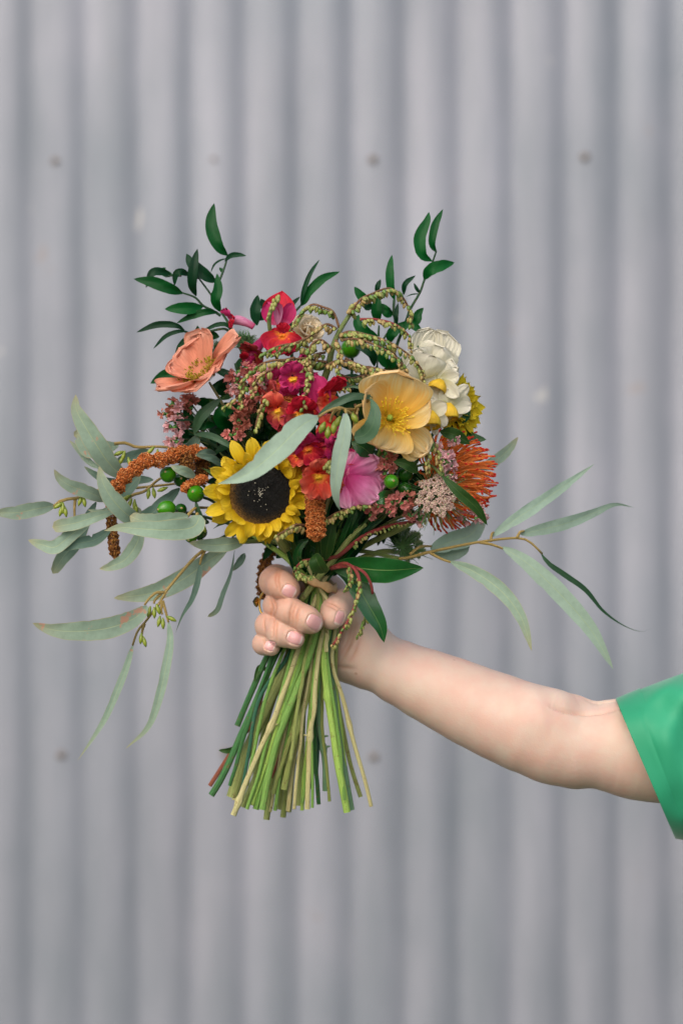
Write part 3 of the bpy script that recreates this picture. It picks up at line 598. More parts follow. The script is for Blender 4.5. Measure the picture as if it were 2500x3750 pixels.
stamens(root, o, n, 420, .0095, .0075, (.7, 1.7), 'stamen_ol', head=None)
stem_build(root, 'stem', (765, 1400, -18), ST['q'], via=[(860, 1560, -2)], r_top=.6)

# ------------------------------------------------------------ snapdragons
def floret(root, p, n, s, roll, up_m, lo_m, pal_m='palate', tube_m='tube_pink', closed=0.0, tube_dir=None, upper=1.0, lower=1.0):
    rr = random.Random(seed()); o = W(p); s_ = s / K; n = nrm(nrm(n) + np.array((rr.uniform(-.42, .42), 0, rr.uniform(-.5, .15)))); roll += rr.uniform(-16, 16); B = basis(n); cr, sr = math.cos(R_(roll)), math.sin(R_(roll)); X = B[:, 0] * cr + B[:, 1] * sr; U = -B[:, 0] * sr + B[:, 1] * cr
    td = -n if tube_dir is None else nrm(np.array(tube_dir, dtype=float)); P = cat_rom([o + n * s_ * .05, o - n * s_ * .4 + td * s_ * .15, o - n * s_ * .6 + td * s_ * .65, o - n * s_ * .6 + td * s_ * 1.15], 10)
    V, F, uv = tube_vf(P, [s_ * .30, s_ * .36, s_ * .34, s_ * .27, s_ * .24], 12, cap=False); fl = add('floret', V, F, M[tube_m], root, uv)
    rr = random.Random(seed())
    for az in (112, 66):
        petal(fl, M[up_m], o + U * s_ * .22, n, az, 58 - closed, s * 1.0 * upper, s * 1.0 * upper, bend=rr.uniform(-1.3, -.4), cross=-.3, ruf=.2, a=.4, b=.4, c=3, up=X, nu=10, nv=9, edge=.09)
    for az, l in ((270, .72), (218, .78), (322, .78)):
        petal(fl, M.get(lo_m + '_lip', M[lo_m]), o - U * s_ * .10 + n * s_ * .06, n, az, 58, s * l * lower * 1.15, s * .95 * lower, bend=rr.uniform(-2.3, -1.2), cross=.25, ruf=.2, a=.45, b=.35, c=4, up=X, nu=10, nv=9, edge=.07)
    c = o - U * s_ * .06 + n * s_ * .02; V, F, uv = sphere_vf(c, s_ * .25, np.stack([X, U, n], 1), (1.0, 1.1, .8), 12, 18)
    ph = np.tile(np.arange(18) * 2 * math.pi / 18, 12); V = c + (V - c) * (1 + .30 * np.cos(2 * ph) + .12 * wob(seed(), V[:, 0] * 900, V[:, 2] * 900))[:, None]
    add('palate', V, F, M[pal_m], fl, uv)
    petal(fl, M[up_m], o - n * s_ * .1, n, rr.uniform(150, 200), 35, s * .8, s * .8, bend=-.9, cross=.3, ruf=.14, a=.4, b=.4, c=3, up=X, nu=9, nv=9, edge=.1)
    petal(fl, M[lo_m], o - n * s_ * .1, n, rr.uniform(-20, 20), 35, s * .8, s * .8, bend=-.9, cross=.3, ruf=.14, a=.4, b=.4, c=3, up=X, nu=9, nv=9, edge=.1)
    # green calyx where the tube meets the spike
    q = P[-1]; 
    for k in range(4):
        a = k * 1.57; V, F, uv = petal_vf(q, -td, k * 90, 60, s_ * .4, s_ * .22, bend=-.4, a=.4, b=.8, c=1.2, nu=5, nv=4); add('calyx', V, F, M['calyx'], fl, uv)
    return fl
def spike(root, pts, r=.0016):
    tube('flower_spike', pts, [r, r * .5], M['twig_green'], root, 16)
def buds_on(root, pts, size, mat, nb=9, d=None):
    rr = random.Random(seed()); P = cat_rom([W(p, d) for p in pts], nb)
    for i, q in enumerate(P):
        for k in range(2):
            V, F, uv = sphere_vf(q + np.array((rr.uniform(-1, 1), rr.uniform(-1, .3), rr.uniform(-.4, .4))) * size / K * .6, size / K * rr.uniform(.35, .55) * (1 - .5 * i / nb), None, (1, 1, 1.35), 6, 8)
            add('bud', V, F, M[mat], root, uv)
root = empty('snapdragon', 'crimson and violet snapdragon at the top of the bouquet, yellow throat', 'flower', (1000, 1250, -20), 'snapdragon spikes')
n = nv(.18, 1, .1)
o = W((1012, 1190, -28))
petal(root, M['red'], o + np.array((0, .004, 0)), nv(0, 1, .35), 82, -4, 140, 118, bend=.12, cross=.45, ruf=.03, a=.5, b=1.0, c=1.5, nu=14, nv=11, edge=.02, name='hood_petal')
petal(root, M['magenta'], o, nv(-.3, 1, .2), 108, 12, 88, 66, bend=.15, cross=.6, ruf=.05, a=.4, b=.5, c=2, nu=12, nv=9, name='hood_petal')
petal(root, M['magenta'], o + np.array((.004, 0, 0)), nv(.4, 1, .2), 70, 12, 84, 54, bend=.12, cross=.6, ruf=.05, a=.4, b=.5, c=2, nu=12, nv=9, name='hood_petal')
petal(root, M['tube_pink'], o + np.array((.001, -.003, 0)), nv(.0, 1, .2), 88, 10, 78, 34, bend=.2, cross=.7, ruf=.03, nu=8, nv=7, name='hood_petal')
floret(root, (1036, 1228, -34), nv(.25, 1, .05), 62, 8, 'red', 'red', 'orange', 'magenta', upper=.6, lower=1.45)
floret(root, (850, 1172, -16), nv(-.95, .25, .15), 50, 0, 'magenta', 'red', 'red', 'tube_pink', tube_dir=(.75, 0, -.45), upper=.9, lower=.55)
floret(root, (925, 1290, -10), nv(-.7, .6, -.3), 58, 0, 'rust', 'rust', 'magenta', 'magenta')
floret(root, (905, 1318, -16), nv(-.6, .9, .1), 30, 10, 'red', 'magenta', 'magenta', 'magenta')
floret(root, (960, 1392, -22), nv(-.4, .8, -.3), 62, 10, 'magenta', 'red', 'rust', 'tube_pink')
spike(root, [(1020, 1092, -36), (1000, 1118, -38), (985, 1160, -38), (990, 1220, -34), (1010, 1300, -14), (1030, 1380, 0)])
buds_on(root, [(1018, 1088, -38), (1004, 1112, -40), (990, 1140, -42), (984, 1165, -40)], 18, 'bud_green', 6)
stem_build(root, 'stem', (1030, 1380, 0), ST['p'], via=[(1120, 1700, 4)])
root = empty('snapdragon', 'magenta snapdragon with yellow throats in the middle of the bouquet', 'flower', (1110, 1460, -50), 'snapdragon spikes')
floret(root, (1071, 1386, -58), nv(-.12, 1, .12), 62, 6, 'magenta', 'magenta', 'palate', 'magenta', lower=.75)
floret(root, (1000, 1450, -50), nv(-.7, .8, -.1), 52, -20, 'rust', 'rust', 'rust', 'rust')
floret(root, (1022, 1502, -54), nv(-.5, .9, -.2), 66, 20, 'coral', 'rust', 'palate', 'magenta')
floret(root, (1094, 1516, -60), nv(.05, 1, -.15), 70, 0, 'red', 'rust', 'palate', 'magenta')
floret(root, (1196, 1446, -60), nv(.7, .75, .1), 62, -18, 'red', 'coral', 'orange', 'magenta', upper=1.25)
petal(root, M['magenta'], W((1190, 1520, -58)), nv(-.2, 1, .1), 100, 8, 145, 80, bend=.15, cross=.4, ruf=.05, a=.5, b=.5, c=2.4, nu=12, nv=9, name='hood_petal')
petal(root, M['coral'], W((1190, 1545, -56)), nv(.2, 1, .1), 270, 8, 60, 70, bend=-.3, cross=.3, ruf=.07, nu=10, nv=9, name='hood_petal')
floret(root, (1112, 1338, -40), nv(.1, 1, .4), 44, 10, 'magenta', 'magenta', 'orange', 'magenta'); floret(root, (1150, 1480, -50), nv(.2, 1, .1), 56, 10, 'magenta', 'red', 'orange', 'magenta')
floret(root, (1062, 1560, -52), nv(-.4, .9, -.3), 50, -10, 'magenta', 'rust', 'rust', 'magenta'); floret(root, (975, 1470, -38), nv(-.8, .5, .2), 44, 0, 'rust', 'rust', 'orange', 'rust')
floret(root, (1140, 1420, -46), nv(.1, 1, .2), 48, -10, 'magenta', 'magenta', 'rust', 'magenta'); floret(root, (1015, 1395, -42), nv(-.5, 1, .2), 46, 14, 'magenta', 'coral', 'rust', 'magenta'); floret(root, (1055, 1455, -50), nv(-.1, 1, 0), 50, -8, 'magenta', 'rust', 'rust', 'magenta')
spike(root, [(1085, 1330, -40), (1100, 1420, -36), (1120, 1560, -24), (1140, 1660, -14)])
stem_build(root, 'stem', (1140, 1660, -14), ST['k'], via=[(1150, 1800, -8)])
root = empty('snapdragon', 'orange and coral snapdragon above the rusty tassel, throats glowing yellow', 'flower', (1150, 1700, -52), 'snapdragon spikes')
floret(root, (1128, 1640, -58), nv(-.1, 1, .0), 64, 10, 'magenta', 'red', 'orange', 'coral')
floret(root, (1180, 1628, -54), nv(.5, .8, .1), 58, -15, 'magenta', 'magenta', 'red', 'magenta')
floret(root, (1162, 1742, -62), nv(.05, 1, -.05), 74, 0, 'coral', 'coral', 'palate', 'coral', upper=.8, lower=1.25)
floret(root, (1222, 1770, -54), nv(.3, 1, -.2), 44, 0, 'coral', 'coral', 'coral', 'coral')
floret(root, (1090, 1668, -52), nv(-.6, .8, -.1), 46, 0, 'rust', 'coral', 'orange', 'coral')
floret(root, (1216, 1660, -50), nv(.6, .8, .0), 50, 20, 'magenta', 'coral', 'red', 'magenta'); floret(root, (1205, 1565, -54), nv(.4, 1, .3), 46, 0, 'coral', 'magenta', 'orange', 'magenta')
buds_on(root, [(1196, 1700, -66), (1200, 1726, -66)], 22, 'bud_green', 4); buds_on(root, [(1210, 1612, -60), (1225, 1630, -58)], 26, 'magenta', 3)
spike(root, [(1160, 1600, -38), (1170, 1700, -36), (1160, 1800, -24), (1160, 1860, -14)])
stem_build(root, 'stem', (1160, 1860, -14), ST['h'])
root = empty('snapdragon', 'big pale pink snapdragon bloom with ruffled lobes beside the green berries', 'flower', (1320, 1740, -55), 'snapdragon spikes')
n = nv(.25, 1, .0); o = W((1268, 1742, -52))
for az, el, L, Wd, bd, dn_ in ((28, 30, 128, 128, -.75, 0), (-38, 26, 140, 132, -.7, .002), (-80, 22, 122, 92, -.7, -.001), (70, 30, 92, 96, -.9, -.002), (-4, 18, 150, 120, -.5, -.003)):
    petal(root, M['pink'], o + n * dn_, n, az, el, L, Wd, bend=bd, cross=-.55, ruf=.075, rf=5.5, a=.5, b=.38, c=3.2, up=(1, 0, 0), nu=20, nv=27, edge=.07)
petal(root, M['coral'], W((1270, 1700, -52)), nv(.2, .7, .8), 40, 8, 84, 60, bend=-.3, cross=.35, ruf=.09, a=.5, b=.4, c=3, nu=12, nv=11, edge=.05)
petal(root, M['magenta'], W((1262, 1722, -50)), nv(.1, 1, .2), 60, 20, 80, 80, bend=-.5, cross=.35, ruf=.06, a=.5, b=.4, c=3, nu=12, nv=11, edge=.05)
tube('flower_tube', [(1300, 1735, -50), (1262, 1740, -40), (1225, 1745, -26)], [.006, .0045, .003], M['magenta'], root, 8, 12)
stem_build(root, 'stem', (1225, 1748, -24), ST['y'], via=[(1200, 1850, -8)])

# ------------------------------------------------------------ daffodils and cream blooms
def daffodil(label, p, n1, n2, tep, cr, cl, spec, via=()):
    o = W(p); root = empty('daffodil', label, 'flower', o, 'white daffodils'); rr = random.Random(seed()); B = basis(n2); n1 = nrm(n1)
    for k, (az, L, Wd, bd) in enumerate(tep):
        petal(root, M['white_petal'], o - n1 * .0012 * (k % 3), n1, az, rr.uniform(2, 14), L, Wd, bend=bd, cross=.35 if k % 2 else -.3, ruf=.07, a=.4, b=.5, c=2.2, up=(1, 0, 0), nu=14, nv=11, edge=.03, twist=rr.uniform(-.3, .3))
    ang = np.arange(30) * 2 * math.pi / 30; V = []
    for z, m_ in [(z, 1.0) for z in np.linspace(0, 1, 10)] + [(.8, .92), (.4, .9)]:
        r = cr / K * (.45 + .72 * math.sin(min(z * 2.2, 1.9)) - .12 * max(0, z - .8)) * m_ * (1 + .045 * np.cos(ang * 6) * (1 - .5 * z)); V.append(o + B[:, 2] * (z * cl / K - .001) + (np.cos(ang) * r)[:, None] * B[:, 0] + (np.sin(ang) * r)[:, None] * B[:, 1])
    uv = np.stack([np.repeat(np.linspace(0, 1, 12), 30), np.tile(ang / 6.283, 12)], 1); add('trumpet', np.vstack(V), quads(12, 30, True), M['corona'], root, uv)
    stem_build(root, 'stem', (p[0] - 20, p[1] + 10, p[2] + 26), spec, via=list(via) + [(1420, 1800, 14)], r_top=.7); return root
daffodil('white daffodil with its golden trumpet beside the ruffled cream bloom', (1612, 1398, -22), nv(-.2, 1, .1), nv(-.38, .30, -.8), ((72, 74, 58, -.2), (20, 76, 56, .1), (128, 78, 66, -.2), (-40, 92, 54, -.1), (175, 66, 60, .2), (235, 60, 60, .1)), 30, 46, ST['b'])
daffodil('white daffodil pointing right, trumpet cupped above the orange pincushion', (1640, 1484, -24), nv(.15, 1, .1), nv(.10, .30, -.9), ((46, 104, 50, .1), (6, 88, 72, -.2), (150, 74, 66, .1), (200, 66, 62, -.3), (-30, 66, 56, -.5), (252, 60, 56, -.2), (100, 62, 60, 0)), 29, 62, ST['c'])
daffodil('daffodil tucked under the apricot poppy, its yellow trumpet turned down', (1575, 1512, -44), nv(-.1, 1, -.1), nv(.05, .30, -.9), ((-38, 74, 56, -.3), (30, 66, 58, -.1), (80, 54, 54, 0), (150, 56, 50, 0), (240, 50, 50, -.2), (-75, 84, 30, -.2)), 30, 60, ST['e'])
o = W((1548, 1390, -12)); root = empty('ranunculus', 'cream bloom with pleated outer petals at the top right of the bouquet', 'flower', o)
for az, el, L, Wd, bd, cr_, rf, dn_ in ((62, 4, 196, 150, .1, .2, 15, .003), (84, 6, 190, 130, .15, .25, 13, .0036), (40, 6, 150, 90, .1, .2, 12, .0026), (58, 16, 140, 150, .25, -.35, 3, 0), (100, 14, 118, 130, .3, -.3, 3, -.001), (18, 18, 132, 110, -.3, -.4, 3, -.002), (150, 16, 84, 100, .2, -.3, 3, -.0015), (-30, 14, 84, 90, -.3, -.3, 3, -.003), (70, 36, 92, 120, -.2, -.5, 3, -.005)):
    petal(root, M['white_petal'], o + np.array((0, dn_ * 2.5, 0)), nv(.1, 1, .1), az, el, L, Wd, bend=bd, cross=cr_, ruf=.045 if rf > 5 else .07, rf=rf, a=.5, b=.33, c=4, up=(1, 0, 0), nu=16, nv=35 if rf > 5 else 17, edge=.05)
stem_build(root, 'stem', (1540, 1420, 10), ST['v'], via=[(1500, 1600, 12)], r_top=.7)
def ruffled(name, label, p, n, s, mat, spec, rings, tilt=1.0, via=()):
    o = W(p); root = empty(name, label, 'flower', o); B = basis(n); rr = random.Random(seed())
    for k, (num, el, L) in enumerate(rings):
        for i in range(num):
            petal(root, M[mat], o - n * .0015 * k, n, i * 360 / num + k * 37 + rr.uniform(-9, 9), el + rr.uniform(-6, 6), s * L, s * L * 1.15, bend=rr.uniform(-.5, .1) if k else .6, cross=.4, ruf=.09, a=.45, b=.33, c=4, up=B[:, 0], nu=14, nv=15, edge=.05)
    stem_build(root, 'stem', (p[0], p[1] + 30, p[2] + 16), spec, via=via, r_top=.7); return root
ruffled('rose', 'small cream rose half hidden behind the arching bud sprays', (1120, 1215, 12), nv(.3, .8, .4), 74, 'cream_rose', ST['r'], ((4, 74, .6), (5, 56, .85), (6, 34, 1.0)), via=[(1180, 1600, 14)])

# ------------------------------------------------------------ orange pincushion
o = W((1618, 1752, 4)); ax = nv(.80, .5, -.12); root = empty('pincushion_protea', 'orange pincushion protea bristling with curved red-tipped pins', 'flower', o); B = basis(ax); rr = random.Random(3)
V, F, uv = sphere_vf(o, 60 / K, B, (1, 1, 1)); add('flower_core', V, F, plain('protea_core', srgb(244, 140, 84), .8, .2, c2=srgb(214, 96, 56), scale=400), root, uv)
for i in range(210):
    c = 1 - (i + .5) / 210 * 1.12; a = i * 2.39996 + rr.uniform(-.12, .12); s_ = math.sqrt(max(0, 1 - c * c)); D = c * ax + s_ * (math.cos(a) * B[:, 0] + math.sin(a) * B[:, 1])
    L = rr.uniform(132, 156) / K; q = o + D * 52 / K; side = nrm(ax - D * np.dot(ax, D) + np.array((rr.uniform(-.3, .3),) * 3)) if s_ > .15 else B[:, 0]
    P = cat_rom([q, q + D * L * .5 - side * L * .08, q + D * L * .85 + side * L * .02, q + D * L * .98 + side * L * .13], 8)
    V, F, uv = tube_vf(P, [.0010, .0008, .0006, .0006], 6); V2, F2, uv2 = sphere_vf(P[-1], .0010, basis(nrm(P[-1] - P[-2])), (.75, .75, 1.4), 5, 6); uv2[:, 0] = 1
    uv[:, 0] *= .96; add('pin', np.vstack([V, V2]), F + [tuple(k + len(V) for k in f) for f in F2], M['pin'], root, np.vstack([uv, uv2]))
stem_build(root, 'stem', (1590, 1770, 8), ST['f'], via=[(1480, 1880, 6)])

# ------------------------------------------------------------ lace flowers
def umbel(label, p, n, r, mat, spec, via=(), spoke=26, thread=40):
    o = W(p); root = empty('lace_flower', label, 'flower', o, 'lace flowers'); B = basis(n); rr = random.Random(seed()); base = o - n * r * .75; pos = []; mb = MB()
    for i in range(spoke):
        q = math.sqrt((i + .5) / spoke) * r * .86; a = i * 2.39996; c = o + (math.cos(a) * B[:, 0] + math.sin(a) * B[:, 1]) * q - n * (q / r) ** 2 * r * .25
        V, F, uv = tube_vf(cat_rom([base, (base + c) / 2 - n * r * .08, c - n * .002], 5), .0004, 5); mb.put(V, F, uv)
        for k in range(26):
            rk = math.sqrt((k + .5) / 26) * r * .155; b_ = k * 2.4; e = c + (math.cos(b_) * B[:, 0] + math.sin(b_) * B[:, 1]) * rk + n * (.0006 - rk * .18 + rr.uniform(-.0004, .0005)); pos.append(e)
    mb.build('spoke', M['hair_green'], root)
    pos = np.array(pos); k = len(pos); pp = np.repeat(pos, 3, 0) + np.random.randn(3 * k, 3) * .00036
    octs('tiny_floret', pp, np.random.rand(3 * k) * .0003 + .00036, M[mat], root, uvs=np.random.rand(3 * k) ** .8)
    hb = MB()
    for i in range(thread):
        a = i * 6.283 / thread + rr.uniform(-.2, .2); Rd = math.cos(a) * B[:, 0] + math.sin(a) * B[:, 1]; q = base + n * r * .1
        for f_ in range(3):
            l = r * rr.uniform(.9, 1.45); w_ = Rd + np.array((rr.uniform(-.35, .35), rr.uniform(-.3, .2), rr.uniform(-.35, .35)))
            V, F, uv = tube_vf(cat_rom([q, q + w_ * l * .5, q + w_ * l + n * l * .25 * rr.random()], 6), [.0003, .00014], 4); hb.put(V, F, uv)
    hb.build('feathery_bract', M['hair_green'], root, kind='stuff')
    stem_build(root, 'stem', (p[0], p[1] + 40, p[2] + 26), spec, via=via, r_top=.6); return root
umbel('flat lace flower of tiny pale pink florets in front of the orange pincushion', (1606, 1812, -48), nv(.12, 1, .0), 84 / K, 'umbel', ST['i'], via=[(1480, 1930, -14)])
umbel('green lace flower seen from behind, low on the right under the bouquet', (1500, 1990, 18), nv(.5, -.7, .2), 74 / K, 'umbel_green', ST['j'], via=[(1400, 2020, 8)], thread=22)

# ------------------------------------------------------------ berries
def berry(parent, p, r, mat='berry', ax=(0.2, -1, .2), calyx=True):
    c = W(p); B = basis(np.array(ax, dtype=float)); V, F, uv = sphere_vf(c, r / K, B, (.92, .92, 1.05), 14, 20)
    z = (V - c) @ B[:, 2]; V = V + np.outer(np.where(z > .96 * r / K, .0006, 0), B[:, 2]); bo = add('berry', V, F, M[mat], parent, uv)
    V, F, uv = lathe_vf(c + B[:, 2] * r / K * 1.03, B[:, 2], [(-.0006, .0012), (.0005, .0009), (.0011, .0003)], 8); add('berry_tip', V, F, M['bud_tan'], bo, uv)
    if calyx:
        for k in range(5): 
            V, F, uv = petal_vf(c - B[:, 2] * r / K * 1.0, B[:, 2], k * 72, 24, r / K * .95, r / K * .8, bend=.8, cross=.3, a=.4, b=.5, c=2, nu=6, nv=5); add('sepal', V, F, M['ruscus_dark'], bo, uv)
root = empty('berry_sprig', 'three shiny green berries nestled beside the pink snapdragon bloom', 'berries', (1440, 1790, -40), 'green berry sprigs')
berry(root, (1432, 1764, -58), 29, ax=(.25, -1, .1)); berry(root, (1484, 1737, -40), 29, 'berry_dark', (.2, -1, .5)); berry(root, (1482, 1789, -40), 29, 'berry_dark', (.3, -1, -.3))
tube('twig', [(1432, 1780, -50), (1440, 1840, -30), (1400, 1900, -15)], .0011, M['twig_green'], root); tube('twig', [(1484, 1790, -34), (1450, 1840, -28), (1440, 1850, -26)], .001, M['twig_green'], root)
leaf([(1440, 1815, -44), (1405, 1822, -52), (1370, 1842, -50)], 52, M['pieris_leaf'], root, side0=np.array((.3, 0, 1.0)))
stem_build(root, 'stem', (1400, 1900, -15), ST['l'])
root = empty('berry_sprig', 'cluster of glossy green berries beneath the brown tassel on the left', 'berries', (690, 1860, -20), 'green berry sprigs')
berry(root, (615, 1738, -22), 32, ax=(-.2, -1, .3)); berry(root, (610, 1864, -42), 34, ax=(-.75, -.7, -.05)); berry(root, (716, 1808, -34), 34, ax=(-.2, -1, .2)); berry(root, (662, 1866, -24), 24, 'berry_dark'); berry(root, (660, 1758, -12), 27, 'berry_dark'); berry(root, (700, 1964, -16), 26, ax=(-.3, -1, -.6)); berry(root, (735, 1950, -8), 26, 'berry_dark')
for q in ((615, 1745, -16), (625, 1866, -34), (716, 1815, -26), (700, 1960, -10)): tube('twig', [q, ((q[0] + 850) / 2, q[1] + 24, -6), (880, 1930, 4)], .001, M['twig_dark'], root)
stem_build(root, 'stem', (880, 1930, 4), ST['o'])
root = empty('berry_sprig', 'single bright green berry showing through the bud sprays near the top', 'berries', (1282, 1276, 2), 'green berry sprigs')
berry(root, (1284, 1276, 2), 40, ax=(.2, -.9, .3)); tube('twig', [(1290, 1300, 8), (1280, 1500, 14), (1240, 1700, 12)], .001, M['twig_dark'], root)
stem_build(root, 'stem', (1240, 1700, 12), ST['m'])

# ------------------------------------------------------------ dusty pink statice
def statice(label, clumps, spec, join, group='statice sprigs'):
    root = empty('statice_sprig', label, 'flower', clumps[0][0], group); rr = random.Random(seed())
    for (p, r, mat) in clumps:
        c = W(p); nf = max(3, int(r / 7))
        for k in range(nf + 2):
            a = rr.uniform(0, 6.28); q = c + np.array((math.cos(a) * rr.uniform(.1, .95), rr.uniform(-.6, .4), math.sin(a) * rr.uniform(.1, .95))) * r / K
            n = nrm(np.array((math.cos(a) * .8 + rr.uniform(-.4, .4), -rr.uniform(.3, 1), math.sin(a) * .8 + rr.uniform(-.3, .4)))); mb = MB(); z = r * rr.uniform(.62, .95)
            for j in range(6):
                V, F, uv = petal_vf(q, n, j * 60 + rr.uniform(-16, 16), rr.uniform(38, 74), z / K * rr.uniform(.85, 1.25), z / K * rr.uniform(.5, .85), bend=rr.uniform(-1.1, -.2), cross=rr.uniform(-.4, .5), ruf=.2, a=.8, b=.25, c=5, nu=6, nv=7, edge=.2, lob=.2, twist=rr.uniform(-.5, .5)); mb.put(V, F, uv)
            mb.build('blossom', M[mat], root)
            V, F, uv = lathe_vf(q - n * z / K * .75, n, [(0, .0005), (z / K * .3, .0012), (z / K * .75, .0015)], 6); add('calyx', V, F, M['calyx'], root, uv)
        tube('twig', [p, ((p[0] + join[0]) / 2, (p[1] + join[1]) / 2 - 10, (p[2] + join[2]) / 2 + 10), join], .0005, M['twig_green'], root, 10, 6)
    stem_build(root, 'stem', join, spec, r_top=.5); return root
S1, S2, S3 = 'statice', 'statice_pale', 'statice_brown'
statice('dusty pink statice below the salmon poppy, spilling down the left edge', [((632, 1486, -14), 30, S3), ((612, 1520, -10), 22, S3), ((655, 1512, -18), 26, S2), ((638, 1562, -16), 28, S2), ((641, 1606, -16), 26, S2), ((700, 1478, -16), 28, S3), ((668, 1470, -8), 26, S1), ((664, 1545, -8), 24, S1)], ST['s'], (800, 1640, 4))
statice('dusty pink statice in the middle of the bouquet above the sunflower', [((862, 1366, -30), 30, S1), ((868, 1402, -32), 26, S2), ((858, 1425, -30), 22, S1), ((905, 1345, -28), 28, S1), ((940, 1390, -34), 30, S1), ((962, 1392, -40), 26, S2), ((942, 1450, -34), 32, S1), ((892, 1484, -28), 34, S3), ((900, 1510, -26), 26, S3), ((882, 1547, -28), 30, S3), ((862, 1594, -30), 30, S1), ((872, 1570, -28), 24, S3)], ST['t'], (960, 1700, 4))
statice('pink statice around the green berries, running down to the lace flower', [((1412, 1668, -46), 28, S3), ((1416, 1700, -48), 28, S1), ((1408, 1722, -48), 24, S1), ((1378, 1842, -48), 26, S1), ((1398, 1862, -46), 26, S1), ((1436, 1834, -50), 28, S1), ((1462, 1842, -50), 26, S1), ((1424, 1858, -48), 24, S1), ((1490, 1832, -44), 28, S3), ((1360, 1880, -40), 24, S1), ((1504, 1884, -38), 24, S1), ((1536, 1890, -34), 22, S2), ((1396, 1636, -40), 22, S3)], ST['u'], (1340, 1960, -6))
statice('palest pink statice in front of the orange pincushion, and a tuft under it', [((1622, 1645, -44), 26, S2), ((1640, 1668, -44), 24, S2), ((1628, 1692, -46), 28, S2), ((1645, 1702, -42), 24, S2), ((1638, 1728, -44), 26, S2), ((1644, 1748, -40), 20, S2), ((1660, 1612, -34), 20, S2), ((1742, 1886, -14), 28, S2), ((1700, 1900, -10), 22, S2)], ST['x'], (1520, 1900, 2))

# ------------------------------------------------------------ amaranth tassels
root = empty('amaranth', 'long rusty brown tassel drooping over the left side of the bouquet', 'flower', (640, 1690, -20), 'amaranth tassels')
grains('tassel', ZL((1500, 520, -14), (1380, 505, -20), (1260, 520, -26), (1150, 560, -32), (1040, 565, -34), (960, 630, -36), (880, 690, -36), (830, 780, -34), (795, 870, -26)), 30, M['amaranth'], root, lumps=10)
grains('tassel', ZL((795, 870, -22), (800, 1000, -22), (812, 1130, -24), (832, 1270, -24)), 21, M['amaranth_dark'], root, lump=.15)
grains('tassel', ZL((1310, 510, -22), (1335, 570, -26), (1350, 640, -24)), 30, M['amaranth_dark'], root)
grains('tassel', ZL((1440, 500, -10), (1450, 590, -10), (1440, 690, -10)), 30, M['amaranth_dark'], root)
grains('tassel', ZL((1480, 690, -26), (1390, 720, -34), (1300, 780, -36)), 20, M['amaranth'], root)
stem_build(root, 'stem', (770, 1670, -6), ST['n'], via=[(900, 1850, 6)])
root = empty('amaranth', 'stubby bright rust tassel hanging straight down beside the sunflower', 'flower', (1155, 1880, -40), 'amaranth tassels')
grains('tassel', [(1150, 1790, -46), (1153, 1850, -50), (1156, 1920, -52), (1158, 1982, -52)], 36, M['amaranth'], root, lump=.14, dens=20)
tube('twig', [(1150, 1800, -46), (1170, 1770, -20), (1180, 1900, 0), (1160, 2050, 4)], .0012, M['twig_brown'], root)
root = empty('amaranth', 'dark brown tassel hanging down behind the index finger', 'flower', (970, 2080, 26), 'amaranth tassels')
grains('tassel', [(1005, 2000, 22), (985, 2030, 26), (966, 2080, 30), (960, 2130, 32), (962, 2195, 32)], 25, M['amaranth_dark'], root)
tube('twig', [(1005, 2000, 22), (1050, 1980, 14), (1120, 2060, 8)], .0012, M['twig_brown'], root)
# ------------------------------------------------------------ arching bud sprays
root = empty('pieris_spray', 'arching spray of green bell buds over the top of the bouquet', 'flower', (1200, 1400, -30), 'bud sprays')
main = ZB((300, 1560, -36), (340, 1440, -38), (370, 1300, -40), (430, 1150, -40), (510, 1020, -38), (560, 945, -36))
tube('main_stalk', main, [.0024, .0018, .0012], M['twig_green'], root, 20)
raceme(root, ZB((510, 1020, -38), (600, 890, -36), (700, 840, -30), (830, 795, -22), (930, 845, -16), (1000, 960, -14), (1020, 1100, -14)), size=27, step=12, mix_=(3, 2, 3))
raceme(root, ZB((430, 1120, -40), (380, 990, -38), (300, 950, -36), (200, 930, -34), (100, 1020, -34), (30, 1140, -36)), size=24, step=13, mix_=(4, 1, 3), start=.22)
raceme(root, ZB((410, 1130, -42), (330, 1090, -44), (240, 1140, -46), (150, 1210, -48), (0, 1270, -50), (-110, 1340, -50)), size=25, mix_=(3, 3, 2))
raceme(root, ZB((430, 1180, -42), (520, 1165, -44), (640, 1175, -46), (800, 1220, -48), (930, 1290, -48), (1030, 1370, -46), (1110, 1470, -44), (1120, 1550, -44)), size=25, step=14)
raceme(root, ZB((600, 1050, -42), (720, 1050, -44), (860, 1080, -44), (960, 1140, -42), (1010, 1210, -40), (1015, 1300, -40)), size=24, step=17, mat='twig_red')
raceme(root, ZB((460, 1220, -46), (560, 1210, -48), (700, 1250, -50), (850, 1330, -52), (950, 1420, -52), (985, 1500, -50)), size=24)
raceme(root, ZB((400, 1220, -46), (440, 1300, -52), (425, 1400, -54), (430, 1500, -54)), size=25, mix_=(4, 3, 2))
raceme(root, ZB((370, 1290, -46), (280, 1220, -50), (200, 1260, -54), (180, 1380, -56), (190, 1490, -56)), size=24, mix_=(3, 3, 2))
raceme(root, ZB((480, 1370, -42), (600, 1430, -46), (720, 1450, -48), (850, 1480, -50), (960, 1510, -50)), size=24)
raceme(root, ZB((330, 1400, -42), (250, 1390, -46), (150, 1370, -48), (0, 1380, -50), (-60, 1400, -50)), size=24)
raceme(root, [(1080, 1310, -50), (1040, 1318, -52), (1004, 1319, -52), (953, 1335, -50), (905, 1376, -48), (880, 1411, -48), (873, 1453, -46), (813, 1492, -40)], size=23, step=14, mix_=(3, 1, 3))
raceme(root, [(1140, 1350, -58), (1130, 1390, -64), (1118, 1440, -66), (1110, 1496, -66)], size=24, mix_=(3, 3, 1))
